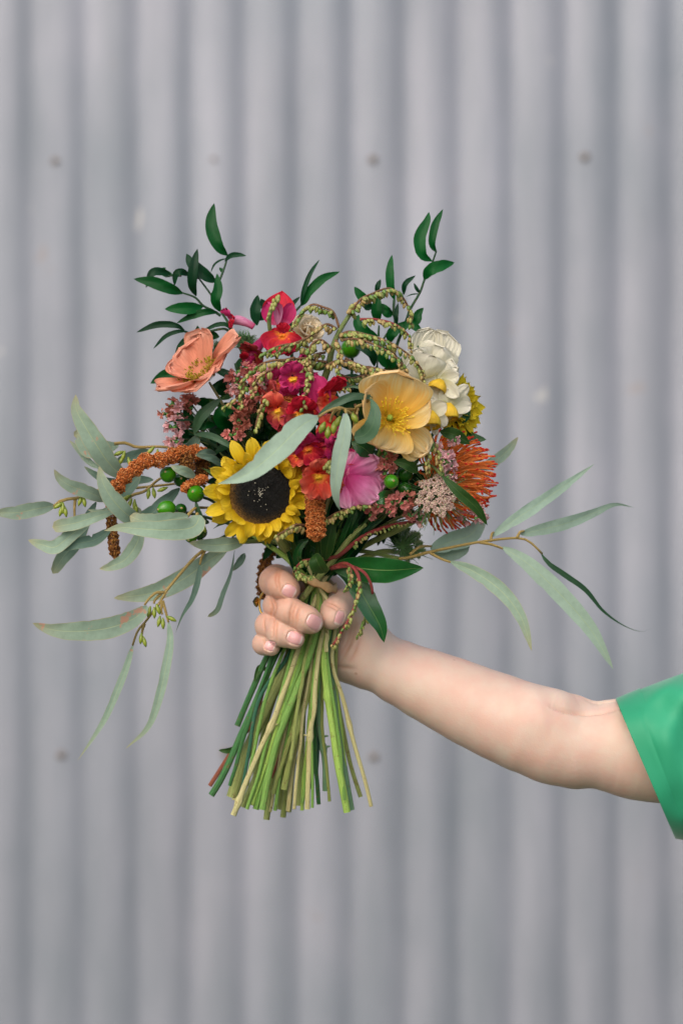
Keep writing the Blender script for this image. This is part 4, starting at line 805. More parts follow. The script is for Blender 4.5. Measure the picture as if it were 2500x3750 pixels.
raceme(root, [(1000, 1425, -52), (983, 1449, -56), (955, 1499, -58), (940, 1545, -58), (934, 1582, -58)], size=24, mix_=(4, 3, 2))
raceme(root, [(1240, 1370, -40), (1290, 1385, -34), (1330, 1375, -30), (1400, 1372, -30), (1450, 1390, -34)], size=22, mix_=(2, 2, 3))
raceme(root, [(1555, 1590, -48), (1566, 1635, -52), (1562, 1680, -54), (1568, 1730, -54)], size=24, mix_=(4, 2, 1)); raceme(root, [(1580, 1600, -48), (1600, 1650, -50), (1608, 1690, -50), (1616, 1726, -50)], size=24, mix_=(4, 2, 1))
raceme(root, [(1440, 1600, -34), (1480, 1625, -40), (1478, 1680, -44)], size=20, mix_=(4, 1, 2)); raceme(root, [(1300, 1480, -52), (1310, 1540, -56), (1312, 1600, -56)], size=18, mix_=(1, 3, 1))
raceme(root, [(1160, 1285, -42), (1100, 1262, -46), (1040, 1262, -48), (990, 1280, -48), (950, 1305, -46)], size=24, mix_=(4, 3, 2)); raceme(root, [(1190, 1290, -42), (1150, 1300, -48), (1118, 1330, -52), (1104, 1385, -54)], size=24, mix_=(4, 3, 2))
raceme(root, [(1190, 1340, -44), (1240, 1320, -50), (1300, 1330, -54), (1360, 1355, -56), (1400, 1385, -56)], size=24, mix_=(4, 3, 2)); raceme(root, [(1230, 1240, -40), (1270, 1215, -42), (1330, 1222, -42), (1390, 1250, -42), (1440, 1290, -40), (1470, 1340, -38)], size=24, mix_=(3, 3, 2))
raceme(root, [(1200, 1400, -44), (1250, 1420, -50), (1290, 1410, -50)], size=22, mix_=(2, 4, 2)); raceme(root, [(1000, 1350, -52), (960, 1370, -54), (930, 1410, -54), (925, 1450, -54)], size=23, mix_=(3, 3, 2)); raceme(root, [(900, 1400, -46), (885, 1440, -48), (890, 1490, -48)], size=22, mix_=(3, 2, 2))
stem_build(root, 'stem', main[0], ST['z'], via=[(1190, 1650, -14)])
root = empty('pieris_spray', 'bud spray with red stalks hanging beside the thumb', 'flower', (1260, 2080, -30), 'bud sprays')
raceme(root, [(1212, 2080, -24), (1265, 2064, -34), (1306, 2095, -42), (1316, 2157, -46), (1291, 2240, -48), (1256, 2306, -48), (1217, 2364, -46)], size=22, step=17, mat='twig_red', start=.38, w=(.0014, .0008))
raceme(root, [(1270, 2068, -34), (1285, 2090, -44), (1280, 2130, -46), (1262, 2165, -46)], size=20, mat='twig_brown', start=.15, mix_=(2, 1, 3))
tube('stalk', [(1212, 2082, -26), (1277, 2074, -34), (1331, 2095, -38), (1358, 2140, -38), (1364, 2175, -36)], [.0012, .0009], M['twig_red'], root)
raceme(root, [(1345, 2240, -14), (1338, 2262, -16), (1327, 2298, -18), (1306, 2334, -18)], size=19, step=11, mat='twig_green', mix_=(4, 0, 3))
tube('stalk', [(1290, 2120, -20), (1330, 2180, -14), (1345, 2240, -14)], .0007, M['twig_green'], root)
raceme(root, [(1200, 2050, -22), (1153, 2049, -34), (1108, 2054, -38), (1082, 2086, -38), (1095, 2115, -36)], size=20, step=16, mat='twig_red', start=.3, mix_=(4, 0, 4)); raceme(root, [(1080, 2080, -36), (1105, 2108, -38), (1148, 2110, -38)], size=22, step=9, mat='twig_green', mix_=(5, 0, 3), start=.1)
raceme(root, [(1202, 2049, -18), (1244, 2032, -24), (1300, 1985, -28), (1347, 1954, -30), (1430, 1925, -32), (1500, 1912, -32), (1560, 1905, -30)], size=19, step=34, mat='twig_red', start=.3, w=(.0016, .0010))
raceme(root, [(1120, 1925, -44), (1181, 1908, -46), (1220, 1885, -48), (1248, 1872, -48), (1306, 1850, -50), (1347, 1850, -50)], size=25, step=13, mix_=(3, 3, 1)); raceme(root, [(1120, 1925, -48), (1082, 1922, -56), (1040, 1945, -58), (1006, 1965, -58)], size=25, step=14, mix_=(3, 3, 1), mat='twig_brown')
tube('stalk', [(1120, 1925, -44), (1170, 1960, -30), (1190, 2040, -22)], .0012, M['twig_brown'], root)
tube('stalk', [(1340, 1920, -30), (1290, 1960, -28), (1222, 2050, -20), (1170, 2110, -13), (1100, 2200, -13)], [.0018, .0022], M['st_olive'], root)
PL = M['pieris_leaf']
leaf([(1212, 2078, -22), (1300, 2080, -30), (1400, 2088, -34), (1551, 2080, -30)], 100, PL, root, fold=.12, twist=-18, n=26)
leaf([(1222, 2082, -16), (1290, 2120, -18), (1345, 2210, -22), (1390, 2290, -22), (1406, 2354, -20)], 78, PL, root, fold=.2, twist=10, n=26)
leaf([(1190, 2052, -30), (1200, 1990, -38), (1212, 1940, -40), (1221, 1900, -38)], 50, M['olive_leaf'], root, fold=.3)
leaf([(1185, 2098, -30), (1170, 2072, -36), (1158, 2050, -38), (1152, 2030, -34)], 62, M['olive_leaf'], root, fold=.5, twist=20)
leaf([(1262, 2000, -20), (1285, 1940, -28), (1298, 1890, -30), (1306, 1862, -30)], 42, M['pieris_leaf'], root, fold=.4)
leaf([(1195, 2040, -14), (1140, 2000, -16), (1105, 1990, -18), (1060, 2010, -18)], 34, PL, root); leaf([(1120, 2080, -20), (1090, 2050, -30), (1095, 2010, -34), (1130, 1975, -34)], 30, PL, root, fold=.4)
stem_build(root, 'stem', (1190, 2040, -18), dict(ST['x'], d=-13, p=ZT((870, 60), (800, 500), (770, 800)), w=14))

# ------------------------------------------------------------ dark pointed leaves at the top
def sprig(name, label, cat, group, stems, leaves, mat, foot, spec=None, **kw):
    root = empty(name, label, cat, stems[0][0], group)
    for k, s_ in enumerate(stems): tube('twig', s_, [.0010, .0006], M['twig_dark'] if mat.startswith('rus') else M['twig'], root, 20, 7)
    for L in leaves:
        pts, w = L[0], L[1]; mm = L[2] if len(L) > 2 else mat; k2 = dict(kw); k2.update(L[3] if len(L) > 3 else {})
        leaf(pts, w, M[mm], root, **k2)
    if foot: tube('stem', foot, [.0010, .0018], M['twig_dark'], root, 24)
    return root
f = .4464
sprig('ruscus_branch', 'dark green pointed leaves branching up at the top left', 'foliage', 'dark leafy branches',
  [ZA((935, 1230, 6), (870, 1090, 6), (800, 980, 6), (730, 860, 6), (620, 710, 8)), ZA((800, 1020, 6), (740, 980, 6), (660, 940, 4), (590, 870, 2), (480, 830, 0)), ZA((730, 850, 6), (760, 790, 4), (800, 710, 6), (840, 600, 8), (860, 520, 8)), ZA((480, 690, 0), (400, 690, 0), (350, 700, -2)), ZA((900, 1200, 4), (840, 1130, 2), (700, 1150, 0), (590, 1170, -2), (500, 1150, -4)), ZA((620, 710, 8), (540, 680, 4), (420, 690, 0))],
  [(ZA((858, 525, 8), (790, 460, 4), (735, 330, 4), (725, 220, 6), (748, 95, 8)), 48), (ZA((835, 575, 8), (880, 530, 6), (940, 520, 4), (1012, 528, 2)), 20, 'ruscus_dark'), (ZA((600, 858, 4), (568, 760, -2), (580, 620, -4), (612, 470, 0)), 37, 'ruscus_dark'),
   (ZA((765, 745, 6), (680, 690, 2), (570, 600, 2), (520, 510, 4)), 46, 'ruscus_dark'), (ZA((490, 838, 0), (390, 800, -6), (240, 745, -8), (88, 718, -8)), 44), (ZA((400, 690, 0), (320, 660, -4), (240, 670, -6), (188, 792, -6)), 30, 'ruscus_dark'), (ZA((410, 690, 0), (340, 670, 4), (330, 640, 4), (355, 628, 4)), 26),
   (ZA((545, 690, 2), (480, 660, -4), (435, 680, -4), (422, 775, -2)), 26, 'ruscus_dark'), (ZA((655, 945, 4), (560, 960, -2), (450, 960, -4), (342, 966, -4)), 45), (ZA((780, 992, 6), (680, 990, 0), (560, 1025, 0), (440, 1082, 0)), 27), (ZA((505, 1140, -4), (430, 1100, -8), (280, 1095, -8), (110, 1157, -8)), 25, 'ruscus_dark'),
   (ZA((530, 1150, -4), (450, 1150, -8), (350, 1190, -8), (248, 1292, -6)), 16, 'ruscus_dark'), (ZA((600, 1200, -2), (530, 1215, -6), (470, 1270, -6), (428, 1338, -6)), 24, 'ruscus_dark'), (ZA((690, 1140, 0), (640, 1170, -6), (590, 1240, -6), (558, 1322, -6)), 32, 'ruscus_dark'), (ZA((905, 1175, 4), (860, 1100, 0), (770, 1095, 0), (630, 1160, 0)), 17, 'ruscus_dark'),
   (ZA((790, 1195, 4), (720, 1180, 2), (660, 1190, 2), (620, 1230, 4)), 36, 'fill'), (ZA((700, 1290, 4), (640, 1250, 2), (615, 1180, 2), (612, 1100, 2)), 34, 'fill'), (ZA((800, 988, 6), (760, 900, 0), (780, 800, 0), (772, 672, 2)), 38), (ZA((720, 665, 6), (750, 600, 6), (800, 565, 6), (862, 548, 6)), 8, 'ruscus_dark'), (ZA((830, 640, 8), (815, 650, 8), (790, 625, 8)), 14),
   (ZE((800, 985, 8), (680, 980, 4), (480, 1020, 2), (315, 1112, 2)), 46), (ZA((1100, 1100, 8), (1085, 1000, 6), (1095, 920, 6), (1106, 848, 6)), 40, 'ruscus_dark'), (ZA((1110, 1060, 8), (1180, 980, 8), (1130, 880, 8)), 40, 'ruscus_dark')],
  'ruscus', [(867, 1249, 6), (960, 1450, 10), (1080, 1750, 10), (1140, 2000, 8), (1150, 2180, 8)])
sprig('ruscus_branch', 'pair of narrow dark leaves rising between the crimson bloom and bud spray', 'foliage', 'dark leafy branches',
  [ZB((30, 1020, -2), (110, 940, 0), (130, 900, 0))], [(ZB((115, 945, 0), (135, 830, -4), (190, 680, -4), (268, 558, 0)), 18, 'ruscus_dark'), (ZB((125, 940, 0), (180, 830, -2), (290, 720, -2), (435, 658, 2)), 34), (ZB((38, 1000, 0), (45, 930, -2), (110, 862, 0)), 16, 'ruscus_dark'), (ZB((140, 930, 2), (165, 880, 2), (200, 850, 2)), 18, 'olive_leaf')],
  'ruscus', [(1063, 1155, -2), (1075, 1400, 8), (1120, 1750, 10), (1145, 2000, 6), (1150, 2160, 6)])
sprig('ruscus_branch', 'tallest sprig of pointed leaves at the top right', 'foliage', 'dark leafy branches',
  [ZB((980, 1060, 4), (1010, 970, 4), (1090, 830, 6), (1130, 720, 6), (1190, 590, 8), (1225, 490, 8))],
  [(ZB((1190, 572, 8), (1110, 520, 4), (1090, 380, 4), (1150, 240, 6), (1165, 168, 8)), 44), (ZB((1228, 500, 8), (1190, 430, 4), (1215, 280, 4), (1280, 145, 8)), 30), (ZB((1125, 725, 6), (1170, 650, 0), (1260, 610, 0), (1375, 584, 4)), 44), (ZB((1092, 835, 6), (1065, 800, 4), (1042, 752, 4)), 13, 'ruscus_dark'), (ZB((958, 850, 6), (970, 760, 2), (1055, 690, 4)), 20, 'ruscus_dark'), (ZB((1090, 840, 6), (1030, 845, 4), (975, 865, 4)), 5, 'ruscus_dark'),
   (ZB((1000, 1110, 4), (1060, 1060, 0), (1080, 1000, 0), (1122, 955, 0)), 34), (ZB((985, 1080, 4), (1050, 1110, 0), (1120, 1175, 0)), 28), (ZB((900, 1150, 4), (950, 1110, 0), (1020, 1070, 0)), 34), (ZB((1020, 1230, 4), (1090, 1240, -4), (1172, 1368, -4)), 36), (ZB((1020, 1340, 4), (1060, 1310, 0), (1140, 1280, 0)), 18)],
  'ruscus', [(1487, 1173, 4), (1440, 1300, 10), (1350, 1600, 14), (1220, 1950, 10), (1160, 2160, 8)])
sprig('ruscus_branch', 'glossy dark leaves showing inside the arch of the bud spray', 'foliage', 'dark leafy branches',
  [ZB((880, 890, 2), (875, 1000, 2), (885, 1080, 2), (800, 1200, 2), (755, 1310, 2), (740, 1440, 2)), ZB((750, 1190, 2), (755, 1100, 2))],
  [(ZB((885, 895, 2), (850, 780, -2), (845, 640, -2), (862, 520, 2)), 32), (ZB((735, 840, 4), (745, 780, 2), (770, 722, 4)), 20, 'ruscus_dark'), (ZB((700, 900, 4), (620, 870, 0), (552, 782, 0)), 34), (ZB((750, 1070, 0), (735, 980, -4), (750, 850, -4)), 40, 'ruscus'), (ZB((868, 1005, 2), (820, 990, -2), (775, 920, -2)), 38), (ZB((905, 1095, 2), (895, 1020, 0), (912, 915, 2)), 18, 'ruscus_dark'),
   (ZB((740, 1185, 2), (650, 1160, -2), (580, 1080, -2), (590, 1010, 0)), 44), (ZB((718, 1435, 0), (700, 1340, -6), (620, 1280, -6), (520, 1265, -4)), 34, 'ruscus_dark'), (ZB((825, 1450, 0), (790, 1360, -4), (840, 1270, -4)), 40), (ZB((850, 1240, 2), (860, 1170, -2), (960, 1075, 0)), 40), (ZB((850, 1450, 0), (880, 1390, -4), (930, 1380, -4)), 36), (ZB((700, 960, 4), (650, 930, 2), (640, 900, 2)), 34, 'ruscus_dark')],
  'ruscus', [(1380, 1343, 2), (1340, 1500, 12), (1240, 1800, 12), (1165, 2060, 8), (1155, 2180, 6)], fold=.2)

# ------------------------------------------------------------ eucalyptus
def gumnuts(root, spots, r=15, L=42, d=-10):
    for (x, y, dx, dy) in spots:
        a = W((x, y, d)); v = nrm(np.array((dx, -.15, -dy), dtype=float)); V, F, uv = lathe_vf(a - v * L / K / 2, v, [(0, .0004), (L / K * .12, r / K * .28), (L / K * .38, r / K * .50), (L / K * .62, r / K * .52), (L / K * .85, r / K * .3), (L / K * .98, r / K * .08)], 9)
        add('gumnut', V, F, M['gumnut'], root, uv)
def euc(label, stems, leaves, nuts, spec, join, mat='euc', d=-10, nutk={}, via=()):
    root = empty('eucalyptus_branch', label, 'foliage', stems[0][0] if stems else join, 'eucalyptus branches')
    for s_ in stems: tube('twig', s_, [.0011, .0007], M['twig'], root, 20, 7)
    for L in leaves:
        kw = dict(a=.6, b=.75, wave=.10, fold=.14, n=26, nib=.12); kw.update(L[3] if len(L) > 3 else {}); leaf(L[0], L[1], M[L[2] if len(L) > 2 else mat], root, **kw)
    gumnuts(root, nuts, d=d, **nutk)
    if spec: stem_build(root, 'stem', join, spec, via=via, r_top=.55)
    elif join: tube('stem', [join, ((join[0] + 1150) / 2, (join[1] + 1990) / 2, 0), (1150, 2050, 2), (1140, 2200, 2)], .0014, M['twig_green'], root)
    return root
def nz(f_, *s): return [f_((x, y))[0] + (dx, dy) for (x, y, dx, dy) in s]
euc('grey green eucalyptus spreading far out to the left with curling leaves',
  [ZL((385, 892, -20), (450, 845, -20), (580, 825, -18), (720, 770, -14), (900, 765, -6), (1150, 740, 0), (1500, 700, 4)), ZL((820, 440, -16), (900, 435, -14), (985, 465, -12), (1150, 462, -10), (1300, 485, -6), (1500, 540, 4)), ZL((880, 870, -20), (950, 810, -20), (1040, 780, -18), (1150, 690, -8), (1300, 640, 0)), ZL((540, 840, -18), (535, 900, -18), (535, 975, -18)), ZL((1340, 965, -40), (1400, 905, -34), (1480, 900, -20), (1560, 900, -6)), ZL((1415, 940, -44), (1412, 1010, -48), (1370, 1060, -50))],
  [(ZL((900, 690, -16), (800, 600, -24), (700, 460, -30), (620, 330, -30), (550, 200, -28), (543, 85, -26)), 78, 'euc', dict(a=.6, b=.8, twist=8)), (ZL((850, 450, -12), (760, 470, -10), (640, 480, -8), (570, 380, -6), (530, 385, -4)), 64, 'euc', dict(b=.5)), (ZL((720, 620, -8), (640, 570, -6), (560, 480, -4), (497, 415, -2)), 24), (ZL((840, 700, -12), (760, 705, -16), (680, 660, -18), (604, 604, -18)), 26, 'euc_dark'),
   (ZL((770, 850, -14), (660, 800, -22), (500, 740, -26), (430, 690, -26), (388, 625, -26)), 50), (ZL((395, 885, -20), (280, 905, -26), (120, 935, -28), (-60, 935, -28)), 54), (ZL((1000, 1000, -40), (900, 940, -50), (800, 830, -54), (735, 710, -54), (712, 598, -52)), 66, 'euc', dict(a=.5, b=.8)), (ZL((1350, 960, -44), (1180, 990, -50), (1050, 1000, -52), (930, 960, -50)), 58, 'euc', dict(a=.5, b=.4)),
   (ZL((1440, 955, -46), (1380, 1040, -54), (1200, 1060, -60), (1000, 1050, -60), (860, 1042, -58), (745, 1066, -56)), 74, 'euc', dict(a=.35, b=.9, fold=.1)), (ZL((830, 925, -30), (700, 960, -36), (540, 1010, -38), (375, 1040, -36)), 50, 'euc', dict(b=.25)), (ZL((640, 1020, -30), (530, 1080, -32), (400, 1180, -34), (300, 1165, -32), (202, 1132, -30)), 52, 'euc', dict(b=.7)), (ZL((800, 1050, -26), (680, 1130, -28), (540, 1160, -30), (390, 1208, -30)), 44, 'euc_dark', dict(nib=.5)),
   (ZL((690, 860, -14), (620, 990, -16), (540, 1150, -16), (450, 1260, -16), (378, 1375, -16)), 52, 'euc_dark', dict(b=.35)), (ZL((1010, 1060, -30), (980, 1160, -34), (900, 1270, -36), (800, 1320, -36), (712, 1340, -34)), 52, 'euc', dict(a=.5)), (ZL((1290, 760, -10), (1180, 860, -18), (1060, 960, -22), (990, 965, -22), (985, 890, -20)), 52, 'euc_dark', dict(b=.4)), (ZL((830, 880, -16), (900, 790, -18), (960, 720, -16), (1010, 640, -12)), 44, 'euc_dark'),
   (ZL((1400, 680, -34), (1330, 640, -40), (1270, 620, -42), (1225, 600, -42)), 36), (ZL((1080, 490, -6), (980, 520, -6), (860, 560, -6), (840, 600, -6)), 38, 'euc_dark'), (ZL((1600, 600, -30), (1520, 545, -36), (1400, 520, -38)), 26, 'euc_dark'), (ZL((780, 900, -30), (720, 930, -34), (630, 915, -36)), 18), (ZL((1450, 560, -6), (1340, 480, -6), (1200, 490, -6)), 40, 'euc_dark'), (ZL((1100, 700, -2), (1000, 700, 0), (880, 730, 2), (780, 700, 2)), 34, 'euc_dark'), (ZL((1500, 1010, -20), (1440, 980, -30), (1415, 900, -34), (1402, 850, -34)), 26, 'euc_green')],
  nz(ZL, (418, 885, -.8, .5), (436, 925, -.2, 1), (470, 930, .2, 1), (452, 905, 0, 1), (575, 850, -.3, 1), (605, 858, .2, 1), (850, 510, -1, .4), (885, 530, -.3, 1), (870, 560, -.5, 1), (930, 575, .3, 1), (1080, 490, -.6, .6), (1130, 520, 0, 1), (930, 870, -.4, 1), (975, 905, .1, 1), (1065, 800, -.1, 1), (1105, 795, .2, 1), (1165, 768, -1, .4), (1462, 1045, .4, 1), (905, 830, -1, .6), (965, 880, 0, 1)), None, (870, 1800, 8), d=-22)
euc('eucalyptus drooping at the lower left with long thin leaves and gumnuts',
  [ZK((1312, 122, -22), (1240, 180, -26), (1150, 280, -28), (1030, 430, -30), (1000, 490, -30), (880, 650, -28), (830, 710, -28), (795, 810, -26)), ZK((1020, 430, -30), (960, 436, -32), (910, 480, -32), (880, 522, -32)), ZK((1010, 490, -30), (1030, 560, -30), (1052, 645, -30)), ZK((1312, 130, -22), (1290, 180, -24), (1276, 232, -26)), ZK((1000, 440, -30), (960, 480, -30), (945, 512, -30)), ZK((1005, 500, -30), (1000, 560, -30), (1008, 590, -30)), ZK((880, 655, -28), (866, 700, -28), (862, 735, -28)), ZK((1312, 122, -22), (1420, 60, -16), (1560, 60, -4))],
  [(ZK((1480, 110, -18), (1330, 210, -20), (1150, 340, -20), (930, 435, -20), (740, 462, -20), (658, 472, -20)), 72), (ZK((1600, 60, -30), (1480, 85, -36), (1330, 90, -38), (1200, 74, -38)), 52), (ZK((900, 530, -32), (800, 620, -36), (600, 690, -38), (350, 710, -38), (180, 690, -36), (75, 650, -36)), 76, 'euc', dict(a=.5, b=.75)),
   (ZK((798, 808, -26), (745, 980, -28), (650, 1220, -30), (560, 1400, -30), (398, 1642, -30)), 27, 'euc', dict(a=.5, b=1.0)), (ZK((1053, 640, -30), (1062, 800, -32), (1000, 1120, -34), (910, 1390, -34), (740, 1558, -34)), 33, 'euc', dict(a=.55, b=.9)), (ZK((1277, 230, -26), (1262, 350, -28), (1220, 480, -28), (1150, 600, -26), (1095, 742, -24)), 22, 'euc_dark', dict(a=.6, b=1.6)),
   (ZK((1526, 130, -20), (1500, 290, -22), (1440, 450, -24), (1400, 560, -24), (1332, 606, -22)), 19, 'euc_dark', dict(a=.9, b=.35, c=2)), (ZK((1600, 150, -16), (1568, 205, -18), (1512, 276, -18)), 26, 'euc_dark')],
  nz(ZK, (912, 570, -.25, 1), (950, 578, .05, 1), (978, 552, .35, 1), (984, 640, -.2, 1), (1013, 655, .05, 1), (1074, 620, 1, .5), (880, 785, .3, 1), (855, 762, -.1, 1)), None, (875, 1985, -4), d=-31)
euc('eucalyptus reaching out to the right on a tan twig, leaves trailing down',
  [ZR((-60, 700, -14), (0, 692, -16), (120, 660, -20), (390, 605, -26), (610, 580, -28), (680, 598, -28), (730, 640, -28), (760, 672, -26)), ZR((0, 675, -14), (60, 632, -12), (125, 628, -6)), ZR((120, 668, -20), (180, 700, -24), (235, 720, -26)), ZR((400, 605, -26), (470, 618, -28), (535, 642, -28)), ZR((465, 598, -26), (470, 560, -22), (480, 548, -20)), ZR((615, 580, -28), (632, 548, -28), (655, 540, -26))],
  [(ZR((470, 572, -20), (560, 505, -16), (700, 410, -8), (860, 300, 4), (1060, 155, 20)), 46, 'euc_pale', dict(a=.6, b=1.0)), (ZR((636, 560, -26), (760, 530, -20), (900, 495, -12), (1060, 435, 0), (1180, 388, 10), (1290, 406, 20)), 46, 'euc_pale', dict(a=.5, b=1.3)), (ZR((530, 632, -28), (680, 730, -34), (860, 900, -38), (1040, 1110, -40), (1168, 1335, -40)), 64, 'euc_pale', dict(a=.6, b=.8)),
   (ZR((232, 716, -26), (380, 780, -30), (530, 890, -34), (640, 1040, -36), (700, 1230, -36)), 52, 'euc', dict(a=.6, b=.8)), (ZR((118, 645, -4), (240, 600, 4), (350, 560, 10), (440, 440, 16)), 72, 'euc_pale', dict(a=.5, b=.6)), (ZR((130, 668, 6), (230, 680, 8), (310, 650, 10), (340, 600, 12)), 44, 'euc_pale'), (ZR((752, 668, -26), (800, 730, -24), (900, 800, -16), (1010, 880, -6), (1110, 1000, 10), (1230, 1085, 24), (1330, 1118, 32), (1398, 1093, 40)), 20, 'euc_green', dict(a=.5, b=1.9)),
   (ZR((380, 190, 20), (470, 150, 26), (560, 80, 32), (622, 0, 36)), 42, 'euc'), (ZR((880, 795, -10), (960, 850, 0), (1060, 918, 10)), 7, 'euc_pale')], [], ST['a'] and None, (1462, 2046, -12), d=-20)
euc('three broad eucalyptus leaves hanging in front of the blooms at the centre',
  [[(1300, 1500, -66), (1262, 1498, -84), (1240, 1492, -88), (1200, 1505, -90), (1164, 1527, -90)], [(1262, 1498, -84), (1268, 1514, -90)], [(1240, 1495, -88), (1220, 1512, -86), (1208, 1545, -82)], [(1245, 1495, -88), (1236, 1520, -84)], [(1268, 1505, -84), (1286, 1515, -80), (1296, 1526, -78)], [(1360, 1455, -76), (1330, 1480, -70), (1300, 1500, -66), (1290, 1640, -34), (1230, 1800, -10)]],
  [([(1166, 1525, -90), (1100, 1562, -96), (1000, 1660, -100), (900, 1738, -98), (796, 1773, -94)], 84, 'euc_pale', dict(a=.62, b=1.05, fold=.12, nib=.25)), ([(1267, 1512, -90), (1262, 1580, -94), (1240, 1690, -96), (1228, 1790, -94), (1236, 1845, -90), (1246, 1870, -86)], 52, 'euc_pale', dict(a=.6, b=1.0, fold=.1)),
   ([(1362, 1455, -76), (1290, 1452, -80), (1210, 1488, -82), (1150, 1538, -80)], 28, 'euc_green', dict(a=.5)), ([(1355, 1455, -76), (1372, 1500, -80), (1364, 1555, -82), (1335, 1592, -80), (1296, 1602, -78)], 58, 'euc_green', dict(a=.9, b=.35)), ([(1360, 1455, -76), (1330, 1425, -70), (1290, 1415, -66), (1250, 1420, -62)], 10, 'euc_green')],
  [(1180, 1566, -.45, 1), (1200, 1584, -.1, 1), (1236, 1545, -.5, 1), (1222, 1566, -.1, 1), (1296, 1530, .5, .8)], None, (1230, 1800, -10), d=-80, nutk=dict(r=22, L=46))
root = empty('leaf_spray', 'single narrow green leaf lying across the orange pincushion', 'foliage', (1640, 1760, -56))
leaf([(1618, 1742, -58), (1680, 1802, -60), (1745, 1862, -56), (1784, 1924, -50)], 40, M['olive_leaf'], root, fold=.25, n=24)
tube('twig', [(1618, 1742, -56), (1560, 1700, -38), (1450, 1750, -10), (1300, 1900, 0)], .0009, M['twig_green'], root)
leaf([(1530, 1730, -50), (1490, 1700, -56), (1440, 1690, -56)], 40, M['olive_leaf'], root, fold=.3); leaf([(1526, 1678, -52), (1500, 1640, -58), (1460, 1625, -58), (1428, 1636, -54)], 44, M['olive_leaf'], root, fold=.3)
leaf([(1360, 1668, -50), (1330, 1640, -56), (1286, 1618, -56)], 60, M['pieris_leaf'], root, fold=.2); leaf([(1610, 1580, -30), (1660, 1590, -36), (1720, 1625, -30)], 46, M['olive_leaf'], root)
leaf([(1700, 1560, 10), (1720, 1600, 4), (1780, 1610, 4)], 40, M['pieris_leaf'], root); leaf([(1650, 1530, 0), (1690, 1530, 0), (1720, 1490, 4)], 44, M['ruscus'], root)

root = empty('leaf_spray', 'dull green pointed leaves between the statice and the sunflower on the left', 'foliage', (760, 1560, -20))
for pts, w, mm in ((ZJ((430, 1130, -18), (520, 900, -24), (680, 740, -26), (830, 615, -24)), 40, 'euc_green'), (ZJ((960, 1030, -10), (840, 950, -20), (830, 830, -24), (1060, 742, -20)), 54, 'ruscus'), (ZJ((430, 1140, -20), (640, 1150, -30), (860, 1250, -36), (1120, 1420, -34)), 24, 'euc_green'), (ZJ((300, 1400, -8), (420, 1290, -12), (500, 1120, -14)), 44, 'euc_dark'), (ZJ((740, 1000, -14), (600, 1010, -18), (470, 1080, -18)), 26, 'ruscus'), (ZJ((900, 560, 4), (800, 470, 0), (690, 440, 0)), 46, 'fill'), (ZJ((650, 960, -14), (400, 930, -20), (160, 940, -22), (0, 990, -20)), 8, 'ruscus_dark'), (ZJ((640, 780, -4), (560, 680, -8), (450, 690, -10)), 40, 'ruscus'), (ZJ((750, 1420, -20), (600, 1400, -26), (450, 1440, -26)), 28, 'euc_dark'), (ZJ((350, 1180, -10), (260, 1080, -14), (210, 1000, -14)), 34, 'fill'), (ZJ((400, 900, -10), (330, 820, -12), (400, 760, -12)), 30, 'ruscus')):
    leaf(pts, w, M[mm], root, fold=.25)
tube('stem', [(720, 1590, -16), (860, 1700, 0), (1100, 2040, 4)], .0012, M['twig_dark'], root)

# ------------------------------------------------------------ dark leafy filler between the blooms
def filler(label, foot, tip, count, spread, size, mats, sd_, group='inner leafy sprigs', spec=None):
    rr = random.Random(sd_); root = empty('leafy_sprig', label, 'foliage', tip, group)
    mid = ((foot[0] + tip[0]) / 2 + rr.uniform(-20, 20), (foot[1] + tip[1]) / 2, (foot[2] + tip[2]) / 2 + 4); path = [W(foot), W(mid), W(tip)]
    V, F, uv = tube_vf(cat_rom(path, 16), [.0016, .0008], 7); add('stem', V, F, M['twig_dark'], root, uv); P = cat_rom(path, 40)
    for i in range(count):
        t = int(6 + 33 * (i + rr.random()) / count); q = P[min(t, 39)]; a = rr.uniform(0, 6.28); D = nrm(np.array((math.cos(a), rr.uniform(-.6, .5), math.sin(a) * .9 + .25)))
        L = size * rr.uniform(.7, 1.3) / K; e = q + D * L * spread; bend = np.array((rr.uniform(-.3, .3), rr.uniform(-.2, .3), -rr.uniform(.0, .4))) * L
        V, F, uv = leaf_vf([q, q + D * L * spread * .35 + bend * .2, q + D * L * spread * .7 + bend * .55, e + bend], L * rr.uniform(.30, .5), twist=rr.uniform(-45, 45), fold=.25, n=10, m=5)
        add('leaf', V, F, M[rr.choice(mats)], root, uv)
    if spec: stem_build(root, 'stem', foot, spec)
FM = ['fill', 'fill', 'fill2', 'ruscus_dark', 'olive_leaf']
G_ = (1150, 2080)
FS = [T_('st_green', 30, -9, (690, 0), (540, 440), (430, 1000)), T_('st_bright', 32, -10, (830, 0), (640, 600), (470, 1150)), T_('st_green', 28, -6, (1000, 0), (905, 700), (850, 1130)), T_('st_tan', 26, -8, (925, 0), (830, 700), (790, 1180)), T_('st_bright', 30, -5, (940, 0), (890, 640), (845, 1190)),
 T_('st_green', 26, -9, (1040, 0), (1120, 560), (1175, 1110)), T_('st_brown', 26, -2, (1000, 0), (1010, 600), (1060, 1120)), T_('st_green', 30, -11, (770, 0), (590, 640), (430, 1180)), T_('st_tan', 24, -5, (860, 0), (700, 700), (600, 1200)), T_('st_dark', 30, -4, (620, 0), (400, 640), (300, 1000)), T_('st_green', 30, -7, (880, 0), (720, 700), (640, 1190)), T_('st_bright', 26, -3, (1080, 0), (1140, 500), (1200, 1040)), T_('st_green', 24, -10, (955, 0), (920, 500), (930, 1170))]
